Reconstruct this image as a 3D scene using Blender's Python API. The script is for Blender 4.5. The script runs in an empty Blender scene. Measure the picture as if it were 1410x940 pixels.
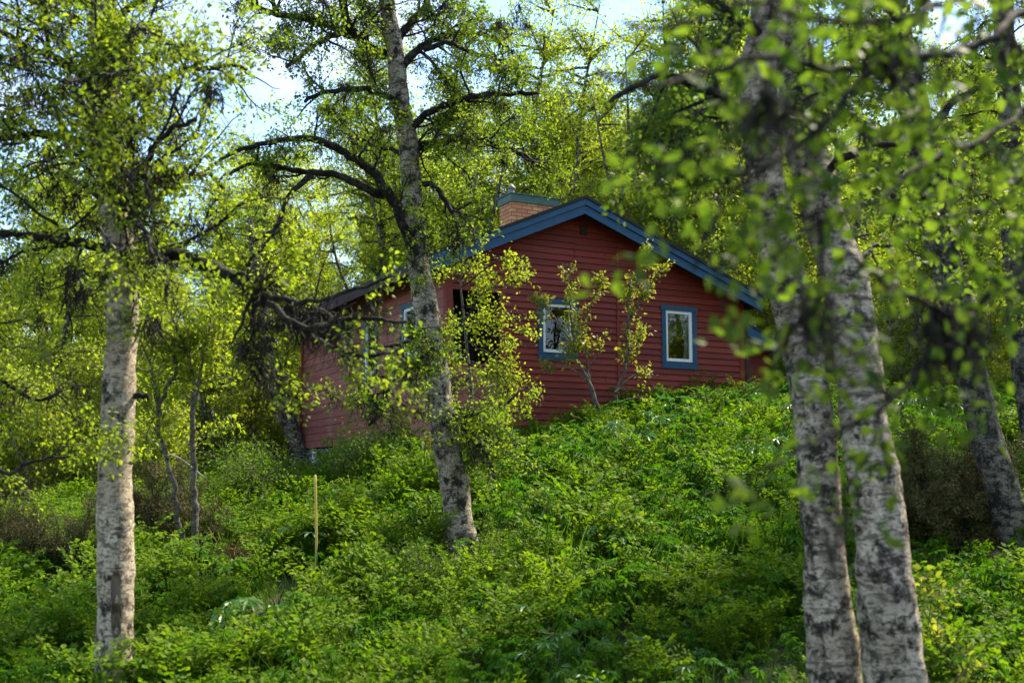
import bpy, math, random
import numpy as np
from mathutils import noise as mnoise, Vector

# ------------------------------------------------------------------ camera, world, sun, exposure
SC = bpy.context.scene
COL = SC.collection
FPX = 1410 * 38 / 36.0
PITCH = math.atan(186 / FPX)
cam_d = bpy.data.cameras.new('camera'); cam = bpy.data.objects.new('camera', cam_d); COL.objects.link(cam)
cam.location = (0, 0, 1.6); cam.rotation_euler = (math.pi / 2 + PITCH, 0, 0)
cam_d.lens = 38; cam_d.sensor_width = 36; cam_d.clip_start = 0.05; cam_d.clip_end = 3000
cam_d.dof.use_dof = True; cam_d.dof.focus_distance = 15.5; cam_d.dof.aperture_fstop = 2.4
SC.camera = cam

SUN_EL, SUN_AZ = math.radians(52), math.radians(48)      # azimuth from +Y (view direction) towards +X
sd = Vector((math.sin(SUN_AZ) * math.cos(SUN_EL), math.cos(SUN_AZ) * math.cos(SUN_EL), math.sin(SUN_EL)))
sun_d = bpy.data.lights.new('sun', 'SUN'); sun_d.energy = 5.0; sun_d.angle = math.radians(6.0); sun_d.color = (1, .90, .70)
sun = bpy.data.objects.new('sun', sun_d); COL.objects.link(sun)
sun.location = (0, 0, 30); sun.rotation_euler = sd.to_track_quat('Z', 'Y').to_euler()

W = bpy.data.worlds.new('World'); SC.world = W; W.use_nodes = True
wn, wl = W.node_tree.nodes, W.node_tree.links
wn.clear()
out = wn.new('ShaderNodeOutputWorld'); bg = wn.new('ShaderNodeBackground'); bg.inputs[1].default_value = 0.15
sky = wn.new('ShaderNodeTexSky'); sky.sky_type = 'NISHITA'; sky.sun_disc = False
sky.sun_elevation = SUN_EL; sky.sun_rotation = SUN_AZ; sky.air_density = 1.0; sky.dust_density = 0.3; sky.ozone_density = 3.0
tc = wn.new('ShaderNodeTexCoord'); mp = wn.new('ShaderNodeMapping'); mp.inputs['Scale'].default_value = (1, 1, 2.2)
cn = wn.new('ShaderNodeTexNoise'); cn.inputs['Scale'].default_value = 3.1; cn.inputs['Detail'].default_value = 7; cn.inputs['Roughness'].default_value = .55
cr = wn.new('ShaderNodeValToRGB'); cr.color_ramp.elements[0].position = .47; cr.color_ramp.elements[1].position = .78
mx = wn.new('ShaderNodeMix'); mx.data_type = 'RGBA'; mx.inputs[7].default_value = (3.7, 3.55, 3.35, 1)
wl.new(tc.outputs['Generated'], mp.inputs[0]); wl.new(mp.outputs[0], cn.inputs['Vector']); wl.new(cn.outputs['Fac'], cr.inputs[0])
wl.new(cr.outputs[0], mx.inputs[0]); wl.new(sky.outputs[0], mx.inputs[6]); wl.new(mx.outputs[2], bg.inputs[0]); wl.new(bg.outputs[0], out.inputs[0])

vs = SC.view_settings
vs.view_transform = 'Standard'; vs.look = 'None'; vs.gamma = 1; vs.use_curve_mapping = False; vs.exposure = 1.5
SC.cycles.max_bounces = 6; SC.cycles.diffuse_bounces = 3; SC.cycles.transmission_bounces = 4; SC.cycles.transparent_max_bounces = 6
SC.cycles.use_denoising = True

# ------------------------------------------------------------------ helpers
RNG = np.random.default_rng(11); random.seed(5)
CAM = np.array([0, 0, 1.6])
FW = np.array([0, math.cos(PITCH), math.sin(PITCH)]); UPV = np.array([0, -math.sin(PITCH), math.cos(PITCH)]); RT = np.array([1., 0, 0])
Z = np.array([0, 0, 1.])
def ray(px, py): return (px - 705) / FPX * RT + (470 - py) / FPX * UPV + FW
def at(px, py, Y):
    d = ray(px, py); return CAM + d * (Y / d[1])
def norm(v): return v / (np.linalg.norm(v, axis=-1, keepdims=True) + 1e-9)

def tag(o, label=None, cat=None, group=None, kind=None):
    if label: o['label'] = label
    if cat: o['category'] = cat
    if group: o['group'] = group
    if kind: o['kind'] = kind
    return o
def empty(name, loc, rz=0):
    o = bpy.data.objects.new(name, None); COL.objects.link(o); o.location = [float(v) for v in loc]; o.rotation_euler = (0, 0, rz)
    o.empty_display_size = .2
    return o

class Acc:
    """collects vertices and faces of one mesh"""
    def __init__(s): s.V = []; s.Q = []; s.T = []; s.n = 0
    def add(s, V, Q=None, T=None):
        V = np.asarray(V, float).reshape(-1, 3)
        if Q is not None and len(Q): s.Q.append(np.asarray(Q, int).reshape(-1, 4) + s.n)
        if T is not None and len(T): s.T.append(np.asarray(T, int).reshape(-1, 3) + s.n)
        s.V.append(V); s.n += len(V)
    def box(s, x0, x1, y0, y1, z0, z1):
        s.add([(x0,y0,z0),(x1,y0,z0),(x1,y1,z0),(x0,y1,z0),(x0,y0,z1),(x1,y0,z1),(x1,y1,z1),(x0,y1,z1)],
              [(0,3,2,1),(4,5,6,7),(0,1,5,4),(1,2,6,5),(2,3,7,6),(3,0,4,7)])
    def prism(s, poly, y0, y1):
        """polygon of (x,z) quads extruded along y"""
        n = len(poly); V = [(x, y0, z) for x, z in poly] + [(x, y1, z) for x, z in poly]
        Q = [(i, (i+1) % n, (i+1) % n + n, i + n) for i in range(n)]
        if n == 4: Q += [(3,2,1,0), (4,5,6,7)]; s.add(V, Q)
        else: s.add(V, Q, [(2,1,0), (3,4,5)])
    def mesh(s, name, smooth=False):
        me = bpy.data.meshes.new(name)
        if not s.V: return me
        V = np.concatenate(s.V)
        Q = np.concatenate(s.Q) if s.Q else np.zeros((0, 4), int); T = np.concatenate(s.T) if s.T else np.zeros((0, 3), int)
        me.vertices.add(len(V)); me.vertices.foreach_set('co', V.astype(np.float32).ravel())
        idx = np.concatenate([Q.ravel(), T.ravel()]).astype(np.int32)
        me.loops.add(len(idx)); me.loops.foreach_set('vertex_index', idx)
        st = np.concatenate([np.arange(len(Q)) * 4, len(Q) * 4 + np.arange(len(T)) * 3]).astype(np.int32)
        me.polygons.add(len(st)); me.polygons.foreach_set('loop_start', st)
        me.polygons.foreach_set('use_smooth', np.full(len(st), smooth))
        me.update(calc_edges=True); me.validate()
        return me
    def build(s, name, mat, parent=None, smooth=False, origin=None):
        if origin is not None and s.V:
            for v in s.V: v -= np.asarray(origin, float)
        me = s.mesh(name, smooth)
        if mat: me.materials.append(mat)
        o = bpy.data.objects.new(name, me); COL.objects.link(o)
        if parent: o.parent = parent
        return o

def smooth_path(pts, step):
    pts = np.asarray(pts, float)
    if len(pts) < 3:
        n = max(2, int(np.linalg.norm(pts[-1] - pts[0]) / step) + 1); t = np.linspace(0, 1, n)[:, None]
        return pts[0] * (1 - t) + pts[-1] * t
    P = np.vstack([2 * pts[0] - pts[1], pts, 2 * pts[-1] - pts[-2]]); outp = []
    for i in range(1, len(P) - 2):
        a, b, c, d = P[i-1:i+3]; n = max(2, int(np.linalg.norm(c - b) / step) + 1)
        t = np.linspace(0, 1, n, endpoint=False)[:, None]
        outp.append(.5 * (2*b + (c-a)*t + (2*a - 5*b + 4*c - d)*t**2 + (3*b - a - 3*c + d)*t**3))
    outp.append(pts[-1:]); return np.vstack(outp)
def arclen(P): return np.concatenate([[0], np.cumsum(np.linalg.norm(np.diff(P, axis=0), axis=1))])

def tube(acc, P, R, sides=6, bump=None, seed=0.0):
    P = np.asarray(P, float); n = len(P); R = np.broadcast_to(np.asarray(R, float), (n,))
    T = norm(np.gradient(P, axis=0))
    ref = np.array([1., 0, 0]) if abs(T[0, 0]) < .8 else np.array([0, 1., 0])
    N = np.zeros((n, 3)); v = ref
    for i in range(n):
        v = v - T[i] * (v @ T[i]); v = v / (np.linalg.norm(v) + 1e-9); N[i] = v
    B = np.cross(T, N); a = np.linspace(0, 2 * math.pi, sides, endpoint=False)
    RR = np.repeat(R[:, None], sides, 1)
    if bump:
        amp, f = bump
        for i in range(n):
            for j in range(sides):
                q = P[i] + R[i] * (math.cos(a[j]) * N[i] + math.sin(a[j]) * B[i])
                k = mnoise.noise(Vector((q[0]*f+seed, q[1]*f, q[2]*f*.6))) + .5 * mnoise.noise(Vector((q[0]*f*3, q[1]*f*3+seed, q[2]*f*3)))
                RR[i, j] *= 1 + amp * k
    V = P[:, None] + RR[..., None] * (np.cos(a)[None, :, None] * N[:, None] + np.sin(a)[None, :, None] * B[:, None])
    i = np.arange(n - 1)[:, None]; j = np.arange(sides)[None, :]; j2 = (j + 1) % sides
    Q = np.stack([i*sides + j, i*sides + j2, (i+1)*sides + j2, (i+1)*sides + j], -1).reshape(-1, 4)
    V = np.vstack([V.reshape(-1, 3), P[-1:] + T[-1:] * R[-1]])
    k = n * sides; jj = np.arange(sides)
    acc.add(V, Q, np.stack([(n-1)*sides + jj, (n-1)*sides + (jj+1) % sides, np.full(sides, k)], -1))

def walk(p, d, L, step, wob, droop, rng=RNG):
    n = max(2, int(L / step)); out = [p]; s = L / n
    for i in range(n):
        d = norm(d + rng.normal(0, wob, 3) - Z * droop * s); p = p + d * s; out.append(p)
    return np.array(out)

# leaf templates: (side, along, normal)
LEAF6 = (np.array([(0,0,0), (.36,.30,.10), (.27,.66,.07), (0,1.05,-.08), (-.27,.66,.07), (-.36,.30,.10)]), [(0,1,2,3), (0,3,4,5)])
LEAF4 = (np.array([(0,0,0), (.36,.45,.08), (0,1,-.05), (-.36,.45,.08)]), [(0,1,2,3)])
def leaves(acc, P, D, S, tpl, rng=RNG, up=.35):
    P = np.asarray(P); n = len(P)
    if not n: return
    D = norm(np.asarray(D)); rv = rng.normal(size=(n, 3)) + Z * up * 2.5
    side = norm(np.cross(D, rv)); N = np.cross(side, D)
    tv, tq = tpl; S = np.asarray(S)[:, None, None]
    tvv = np.repeat(tv[None], n, 0); tvv[:, :, 2] *= rng.uniform(-.6, 1.6, (n, 1)); tvv[:, :, 0] *= rng.uniform(.75, 1.1, (n, 1))
    V = P[:, None] + S * (tvv[..., :1] * side[:, None] + (tvv[..., 1:2] + .15) * D[:, None] + tvv[..., 2:] * N[:, None])
    k = len(tv); Q = (np.asarray(tq)[None] + (np.arange(n) * k)[:, None, None]).reshape(-1, 4)
    acc.add(V, Q)

# ------------------------------------------------------------------ materials
def mat(name):
    m = bpy.data.materials.new(name); m.use_nodes = True; nt = m.node_tree; nt.nodes.clear()
    o = nt.nodes.new('ShaderNodeOutputMaterial'); return m, nt, o
def nd(nt, t, **kw):
    n = nt.nodes.new(t)
    for k, v in kw.items():
        if k[0] == '_': setattr(n, k[1:], v)
        else: n.inputs[k.replace('__', ' ')].default_value = v
    return n
def ramp(nt, stops):
    r = nt.nodes.new('ShaderNodeValToRGB'); e = r.color_ramp.elements
    while len(e) > 1: e.remove(e[-1])
    e[0].position = stops[0][0]; e[0].color = (*stops[0][1], 1)
    for p, c in stops[1:]:
        k = e.new(p); k.color = (*c, 1)
    return r

def leaf_mat(name, dark, mid, light, trans, tfac=.45, rough=.42, spec=.45):
    m, nt, o = mat(name); L = nt.links.new
    g = nd(nt, 'ShaderNodeNewGeometry'); oi = nd(nt, 'ShaderNodeObjectInfo')
    ad = nd(nt, 'ShaderNodeMath', _operation='MULTIPLY_ADD'); ad.inputs[1].default_value = .30; L(oi.outputs['Random'], ad.inputs[0])
    sc = nd(nt, 'ShaderNodeMath', _operation='MULTIPLY'); sc.inputs[1].default_value = .7; L(g.outputs['Random Per Island'], sc.inputs[0]); L(sc.outputs[0], ad.inputs[2])
    r = ramp(nt, [(0, dark), (.5, mid), (1, light)]); L(ad.outputs[0], r.inputs[0])
    nz = nd(nt, 'ShaderNodeTexNoise', Scale=40., Detail=2.); tcn = nd(nt, 'ShaderNodeTexCoord'); L(tcn.outputs['Object'], nz.inputs['Vector'])
    hv = nd(nt, 'ShaderNodeHueSaturation'); vm = nd(nt, 'ShaderNodeMapRange'); vm.inputs[3].default_value = .8; vm.inputs[4].default_value = 1.25
    L(nz.outputs['Fac'], vm.inputs[0]); L(vm.outputs[0], hv.inputs['Value']); L(r.outputs[0], hv.inputs['Color'])
    b = nd(nt, 'ShaderNodeBsdfPrincipled', Roughness=rough); b.inputs['Specular IOR Level'].default_value = spec
    L(hv.outputs[0], b.inputs['Base Color'])
    tr = nd(nt, 'ShaderNodeBsdfTranslucent'); hs = nd(nt, 'ShaderNodeMix', _data_type='RGBA', _blend_type='MULTIPLY')
    hs.inputs[0].default_value = 1; hs.inputs[7].default_value = (*trans, 1); 
    L(hv.outputs[0], hs.inputs[6]); L(hs.outputs[2], tr.inputs[0])
    mxs = nd(nt, 'ShaderNodeMixShader'); mxs.inputs[0].default_value = tfac
    L(b.outputs[0], mxs.inputs[1]); L(tr.outputs[0], mxs.inputs[2]); L(mxs.outputs[0], o.inputs[0]); return m

M = {}
M['birch_leaf'] = leaf_mat('birch_leaf', (.050,.088,.005), (.096,.142,.008), (.165,.195,.015), (2.5, 2.5, 1.5), .55, .55, .25)
M['fresh_leaf'] = leaf_mat('fresh_leaf', (.075,.115,.006), (.13,.165,.010), (.195,.21,.018), (2.6, 2.6, 1.5), .55, .55, .25)
M['far_leaf'] = leaf_mat('far_leaf', (.085,.125,.008), (.15,.195,.012), (.225,.25,.024), (2.8, 2.8, 1.7), .6, .6, .15)
M['willow_leaf'] = leaf_mat('willow_leaf', (.09,.125,.008), (.15,.18,.014), (.23,.225,.03), (2.0, 2.0, 1.2), .45, .5, .3)
M['near_leaf'] = leaf_mat('near_leaf', (.036,.072,.006), (.070,.112,.010), (.12,.16,.02), (2.1, 2.2, 1.3), .5, .55, .18)
M['herb_leaf'] = leaf_mat('herb_leaf', (.017,.054,.002), (.038,.102,.003), (.092,.175,.006), (1.7, 2.0, .9), .38, .6, .12)
M['fine_leaf'] = leaf_mat('fine_leaf', (.042,.088,.004), (.082,.14,.006), (.15,.195,.012), (1.8, 2.0, .9), .4, .6, .1)
M['broad_leaf'] = leaf_mat('broad_leaf', (.03,.088,.014), (.055,.135,.022), (.10,.18,.04), (1.4, 1.8, 1.1), .3, .42, .4)
M['grass_blade'] = leaf_mat('grass_blade', (.04,.09,.004), (.078,.145,.006), (.135,.195,.014), (1.7, 1.9, .9), .4, .6, .12)
M['juniper_needle'] = leaf_mat('juniper_needle', (.04,.045,.012), (.075,.07,.018), (.13,.095,.028), (1.3, 1.3, 1.1), .2, .6, .2)
M['dry_stalk'] = leaf_mat('dry_stalk', (.10,.05,.02), (.19,.10,.04), (.28,.17,.08), (1, 1, 1), .1, .7, .2)

def bark_mat(name, pale, grey, dark, cover=.5, moss=.25, zs=4.0, seed=0.):
    m, nt, o = mat(name); L = nt.links.new
    tcn = nd(nt, 'ShaderNodeTexCoord')
    def noise(scale, vec, det=6., rough=.6, dist=0.):
        mpn = nd(nt, 'ShaderNodeMapping'); mpn.inputs['Scale'].default_value = vec; mpn.inputs['Location'].default_value = (seed, seed*1.7, seed*.6)
        L(tcn.outputs['Object'], mpn.inputs[0])
        n = nd(nt, 'ShaderNodeTexNoise', Scale=scale, Detail=det, Roughness=rough, Distortion=dist); L(mpn.outputs[0], n.inputs['Vector']); return n
    def mixc(f, a, b):
        k = nd(nt, 'ShaderNodeMix', _data_type='RGBA'); L(f, k.inputs[0])
        for s, i in ((a, 6), (b, 7)):
            if isinstance(s, tuple): k.inputs[i].default_value = (*s, 1)
            else: L(s, k.inputs[i])
        return k.outputs[2]
    def thr(n, a, b):
        r = nd(nt, 'ShaderNodeMapRange', _interpolation_type='SMOOTHSTEP'); r.inputs[1].default_value = a; r.inputs[2].default_value = b; L(n.outputs['Fac'], r.inputs[0]); return r.outputs[0]
    tone = noise(5, (1, 1, 1.2), 8, .7); c = mixc(thr(tone, .36, .66), pale, grey)
    spk = noise(38, (1, 1, 1.4), 5, .7); c = mixc(thr(spk, .48, .66), c, tuple(x * .5 for x in grey))
    peel = noise(11, (1, 1, zs), 9, .72, .25); c = mixc(thr(peel, .50, .58), c, tuple(x * .42 for x in grey))
    lent = noise(20, (1, 1, zs * 2.2), 5, .6); c = mixc(thr(lent, .60, .68), c, dark)
    blot = noise(8, (1, 1, .9), 12, .8, .15); bt = thr(blot, cover, cover + .08); c = mixc(bt, c, dark)
    fis = noise(34, (1, 1, .5), 7, .75); c = mixc(thr(fis, .58, .72), c, tuple(x * .8 for x in dark))
    lch = noise(15, (1, 1, 1), 8, .7); c = mixc(thr(lch, .63, .74), c, (.24, .22, .12))
    if moss: c2 = noise(3.3, (1, 1, .7), 9, .7); mr = thr(c2, .60 - moss * .2, .78); c = mixc(mr, c, (.06, .06, .02))
    b = nd(nt, 'ShaderNodeBsdfPrincipled', Roughness=.82); b.inputs['Specular IOR Level'].default_value = .25; L(c, b.inputs['Base Color'])
    h1 = nd(nt, 'ShaderNodeMath', _operation='MULTIPLY_ADD'); h1.inputs[1].default_value = -.5; L(peel.outputs['Fac'], h1.inputs[0]); L(fis.outputs['Fac'], h1.inputs[2])
    h2 = nd(nt, 'ShaderNodeMath', _operation='ADD'); L(h1.outputs[0], h2.inputs[0]); L(bt, h2.inputs[1])
    bp = nd(nt, 'ShaderNodeBump', Strength=1., Distance=.035); L(h2.outputs[0], bp.inputs['Height']); L(bp.outputs[0], b.inputs['Normal'])
    L(b.outputs[0], o.inputs[0]); return m
M['birch_bark'] = bark_mat('birch_bark', (.74,.61,.44), (.50,.40,.28), (.04,.03,.022), .54, .15, 2.2, 1.3)
M['twin_bark'] = bark_mat('twin_bark', (.74,.62,.46), (.42,.34,.24), (.035,.027,.02), .52, .25, 3.0, 4.1)
M['middle_bark'] = bark_mat('middle_bark', (.58,.49,.36), (.30,.25,.175), (.03,.024,.018), .51, .3, 2.8, 7.7)
M['dark_bark'] = bark_mat('dark_bark', (.26,.225,.17), (.14,.12,.09), (.028,.022,.017), .50, .3, 2.0, 2.2)
M['limb_bark'] = bark_mat('limb_bark', (.075,.065,.05), (.045,.038,.03), (.014,.012,.01), .5, .3, 2.0, 9.)
M['far_bark'] = bark_mat('far_bark', (.26,.23,.18), (.12,.10,.08), (.03,.025,.02), .50, .3, 3.0, 5.)
M['sapling_bark'] = bark_mat('sapling_bark', (.19,.17,.13), (.12,.10,.075), (.05,.04,.03), .6, .1, 2.0, 3.)

def plain(name, col, rough=.7, var=.25, scale=8., vec=(1, 1, 1), bump=0., spec=.35, metal=0.):
    m, nt, o = mat(name); L = nt.links.new
    tcn = nd(nt, 'ShaderNodeTexCoord'); mpn = nd(nt, 'ShaderNodeMapping'); mpn.inputs['Scale'].default_value = vec; L(tcn.outputs['Object'], mpn.inputs[0])
    n = nd(nt, 'ShaderNodeTexNoise', Scale=scale, Detail=7., Roughness=.65); L(mpn.outputs[0], n.inputs['Vector'])
    r = ramp(nt, [(.25, tuple(c * (1 - var) for c in col)), (.5, col), (.78, tuple(min(1, c * (1 + var)) for c in col))]); L(n.outputs['Fac'], r.inputs[0])
    b = nd(nt, 'ShaderNodeBsdfPrincipled', Roughness=rough, Metallic=metal); b.inputs['Specular IOR Level'].default_value = spec; L(r.outputs[0], b.inputs['Base Color'])
    if bump:
        bp = nd(nt, 'ShaderNodeBump', Strength=bump, Distance=.01); L(n.outputs['Fac'], bp.inputs['Height']); L(bp.outputs[0], b.inputs['Normal'])
    L(b.outputs[0], o.inputs[0]); return m

def board_paint(name, col, worn, wear):
    """painted boards: every board its own tone, streaked grain, worn patches"""
    m, nt, o = mat(name); L = nt.links.new
    g = nd(nt, 'ShaderNodeNewGeometry'); tcn = nd(nt, 'ShaderNodeTexCoord')
    mpn = nd(nt, 'ShaderNodeMapping'); mpn.inputs['Scale'].default_value = (1.2, 1.2, 22); L(tcn.outputs['Object'], mpn.inputs[0])
    n = nd(nt, 'ShaderNodeTexNoise', Scale=3., Detail=8., Roughness=.7); L(mpn.outputs[0], n.inputs['Vector'])
    n2 = nd(nt, 'ShaderNodeTexNoise', Scale=1.6, Detail=6., Roughness=.6); L(tcn.outputs['Object'], n2.inputs['Vector'])
    hv = nd(nt, 'ShaderNodeHueSaturation'); hv.inputs['Color'].default_value = (*col, 1)
    a = nd(nt, 'ShaderNodeMapRange'); a.inputs[3].default_value = .80; a.inputs[4].default_value = 1.2; L(g.outputs['Random Per Island'], a.inputs[0])
    k = nd(nt, 'ShaderNodeMapRange'); k.inputs[1].default_value = .3; k.inputs[2].default_value = .7; k.inputs[3].default_value = .75; k.inputs[4].default_value = 1.2; L(n.outputs['Fac'], k.inputs[0])
    mu = nd(nt, 'ShaderNodeMath', _operation='MULTIPLY'); L(a.outputs[0], mu.inputs[0]); L(k.outputs[0], mu.inputs[1]); L(mu.outputs[0], hv.inputs['Value'])
    s = nd(nt, 'ShaderNodeMath', _operation='ADD'); L(n.outputs['Fac'], s.inputs[0]); L(n2.outputs['Fac'], s.inputs[1])
    t = nd(nt, 'ShaderNodeMapRange'); t.inputs[1].default_value = 1.25 - wear; t.inputs[2].default_value = 1.5 - wear; t.inputs[4].default_value = .7; L(s.outputs[0], t.inputs[0])
    mxx = nd(nt, 'ShaderNodeMix', _data_type='RGBA'); L(t.outputs[0], mxx.inputs[0]); L(hv.outputs[0], mxx.inputs[6]); mxx.inputs[7].default_value = (*worn, 1)
    b = nd(nt, 'ShaderNodeBsdfPrincipled', Roughness=.62); b.inputs['Specular IOR Level'].default_value = .3; L(mxx.outputs[2], b.inputs['Base Color'])
    bp = nd(nt, 'ShaderNodeBump', Strength=.5, Distance=.004); L(n.outputs['Fac'], bp.inputs['Height']); L(bp.outputs[0], b.inputs['Normal'])
    L(b.outputs[0], o.inputs[0]); return m
M['red_boards'] = board_paint('red_boards', (.185,.026,.014), (.14,.036,.022), .05)
M['sheen_boards'] = board_paint('sheen_boards', (.25,.078,.060), (.32,.18,.15), .2)  # same red paint, made paler to stand for glancing sheen on the side wall
M['weathered_boards'] = board_paint('weathered_boards', (.22,.075,.045), (.26,.15,.10), .25)
M['blue_paint'] = plain('blue_paint', (.013,.062,.125), .5, .3, 6, (1, 1, 6), .2)
M['white_paint'] = plain('white_paint', (.74,.73,.70), .5, .1, 10)
M['roof_felt'] = plain('roof_felt', (.022,.022,.024), .9, .4, 14)
M['stone'] = None
M['cap_metal'] = plain('cap_metal', (.045,.095,.075), .5, .3, 9)
M['grey_metal'] = plain('grey_metal', (.16,.16,.165), .6, .3, 12, metal=.4)
M['curtain'] = plain('curtain', (.60,.55,.48), .9, .2, 14, (6, 6, 1))
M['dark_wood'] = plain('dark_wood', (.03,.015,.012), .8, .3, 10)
M['grey_panel'] = plain('grey_panel', (.36,.35,.30), .7, .15, 6)
M['pole_wood'] = plain('pole_wood', (.52,.38,.10), .6, .2, 12, (1, 1, .3))
M['bare_wood'] = plain('bare_wood', (.30,.11,.035), .75, .3, 12, (1, 1, .3))
M['dead_wood'] = plain('dead_wood', (.28,.25,.21), .85, .3, 14)
M['lichen'] = plain('lichen', (.030,.026,.016), .95, .5, 20)
M['scar_wood'] = plain('scar_wood', (.12,.088,.055), .9, .75, 11, (3.5, 3.5, .35), 1.)
M['soil'] = plain('soil', (.035,.032,.018), .95, .5, 3., bump=.6)
def stone_mat():
    m, nt, o = mat('field_stone'); L = nt.links.new; tcn = nd(nt, 'ShaderNodeTexCoord')
    v = nd(nt, 'ShaderNodeTexVoronoi', Scale=4.2, _feature='DISTANCE_TO_EDGE'); v2 = nd(nt, 'ShaderNodeTexVoronoi', Scale=4.2)
    L(tcn.outputs['Object'], v.inputs['Vector']); L(tcn.outputs['Object'], v2.inputs['Vector'])
    r = ramp(nt, [(0, (.16,.15,.13)), (1, (.42,.40,.36))]); L(v2.outputs['Color'], r.inputs[0])
    e = nd(nt, 'ShaderNodeMapRange'); e.inputs[1].default_value = .02; e.inputs[2].default_value = .08; L(v.outputs['Distance'], e.inputs[0])
    mm = nd(nt, 'ShaderNodeMix', _data_type='RGBA'); L(e.outputs[0], mm.inputs[0]); mm.inputs[6].default_value = (.03,.03,.028,1); L(r.outputs[0], mm.inputs[7])
    b = nd(nt, 'ShaderNodeBsdfPrincipled', Roughness=.9); L(mm.outputs[2], b.inputs['Base Color'])
    bp = nd(nt, 'ShaderNodeBump', Strength=1., Distance=.05); L(e.outputs[0], bp.inputs['Height']); L(bp.outputs[0], b.inputs['Normal']); L(b.outputs[0], o.inputs[0]); return m
M['stone'] = stone_mat()
def brick_mat():
    m, nt, o = mat('chimney_brick'); L = nt.links.new; tcn = nd(nt, 'ShaderNodeTexCoord')
    sx = nd(nt, 'ShaderNodeSeparateXYZ'); L(tcn.outputs['Object'], sx.inputs[0])
    ad = nd(nt, 'ShaderNodeMath', _operation='ADD'); L(sx.outputs[0], ad.inputs[0]); L(sx.outputs[1], ad.inputs[1])
    cx = nd(nt, 'ShaderNodeCombineXYZ'); L(ad.outputs[0], cx.inputs[0]); L(sx.outputs[2], cx.inputs[1])
    bt = nd(nt, 'ShaderNodeTexBrick', Scale=1., Mortar__Size=.008, Brick__Width=.23, Row__Height=.075)
    bt.inputs['Color1'].default_value = (.44,.15,.055,1); bt.inputs['Color2'].default_value = (.58,.28,.12,1); bt.inputs['Mortar'].default_value = (.12,.075,.05,1)
    L(cx.outputs[0], bt.inputs['Vector'])
    n = nd(nt, 'ShaderNodeTexNoise', Scale=9., Detail=6.); L(tcn.outputs['Object'], n.inputs['Vector'])
    hv = nd(nt, 'ShaderNodeHueSaturation'); k = nd(nt, 'ShaderNodeMapRange'); k.inputs[3].default_value = .7; k.inputs[4].default_value = 1.3
    L(n.outputs['Fac'], k.inputs[0]); L(k.outputs[0], hv.inputs['Value']); L(bt.outputs[0], hv.inputs['Color'])
    b = nd(nt, 'ShaderNodeBsdfPrincipled', Roughness=.9); L(hv.outputs[0], b.inputs['Base Color']); L(b.outputs[0], o.inputs[0]); return m
M['brick'] = brick_mat()
def glass_mat():
    m, nt, o = mat('window_glass'); L = nt.links.new
    f = nd(nt, 'ShaderNodeFresnel', IOR=1.5); t = nd(nt, 'ShaderNodeBsdfTransparent'); t.inputs[0].default_value = (.75,.8,.78,1); g = nd(nt, 'ShaderNodeBsdfGlossy', Roughness=.02)
    mxs = nd(nt, 'ShaderNodeMixShader'); L(f.outputs[0], mxs.inputs[0]); L(t.outputs[0], mxs.inputs[1]); L(g.outputs[0], mxs.inputs[2]); L(mxs.outputs[0], o.inputs[0]); return m
M['glass'] = glass_mat()

# ------------------------------------------------------------------ terrain (thin plate spline through points read off the slope)
DROP = .30
ctrl = [(0,800,12), (120,800,12), (300,770,12.2), (500,800,10.3), (700,800,9.6), (632,735,11), (1000,800,9.2), (1000,650,12), (1000,545,16), (870,645,12.3), (780,625,13),
        (740,560,17), (880,546,17.6), (1035,508,19), (430,668,22.5), (520,640,17), (600,618,15.5), (300,690,15), (200,700,16), (0,720,20), (-300,740,18), (1400,770,9.6), (1300,700,12),
        (1250,560,20), (1420,555,20), (1600,560,18), (200,650,27), (0,680,30), (300,640,30), (1100,800,9), (1350,850,8)]
cp = [at(*c) - np.array([0, 0, DROP]) for c in ctrl]
cp += [np.array(p, float) for p in [(-6,7,.0), (0,7.2,.05), (5,7,.1), (-8,3,-.1), (0,3,-.05), (8,3,.1), (0,-4,-.1), (-10,-4,-.2), (10,-4,.1), (0,-12,-.2), (-25,0,-.3), (-25,20,.5), (25,0,.8), (28,18,4),
        (-12,45,3.0), (0,45,5.2), (14,45,7.0), (30,45,9), (-35,45,2.5), (0,75,13), (-40,80,7), (40,80,17), (4,30,4.2), (10,26,4.0), (-3,28,2.8)]]
cp = np.array(cp)
def tps_fit(X, y, lam=.02):
    n = len(X); d = np.linalg.norm(X[:, None] - X[None], axis=2); K = np.where(d > 0, d**2 * np.log(d + 1e-9), 0) + lam * n * np.eye(n)
    Pm = np.hstack([np.ones((n, 1)), X]); A = np.zeros((n+3, n+3)); A[:n, :n] = K; A[:n, n:] = Pm; A[n:, :n] = Pm.T
    return np.linalg.solve(A, np.concatenate([y, np.zeros(3)]))
TW = tps_fit(cp[:, :2] / 10, cp[:, 2])
def ground(x, y):
    q = np.stack([np.atleast_1d(x).astype(float), np.atleast_1d(y).astype(float)], -1) / 10
    d = np.linalg.norm(q[:, None] - cp[None, :, :2] / 10, axis=2)
    z = np.where(d > 0, d**2 * np.log(d + 1e-9), 0) @ TW[:len(cp)] + TW[-3] + q @ TW[-2:]
    return z
def gz(x, y): return float(ground(x, y)[0])
xs = np.concatenate([np.linspace(-400, -60, 9), np.linspace(-50, -16, 14), np.linspace(-15, 18, 110), np.linspace(19, 55, 14), np.linspace(65, 400, 9)])
ys = np.concatenate([np.linspace(-200, -20, 6), np.linspace(-15, 3, 10), np.linspace(3.5, 30, 90), np.linspace(31, 85, 25), np.linspace(100, 600, 10)])
gx, gy = np.meshgrid(xs, ys); cxx, cyy = np.clip(gx, -45, 45), np.clip(gy, -14, 85)
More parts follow.
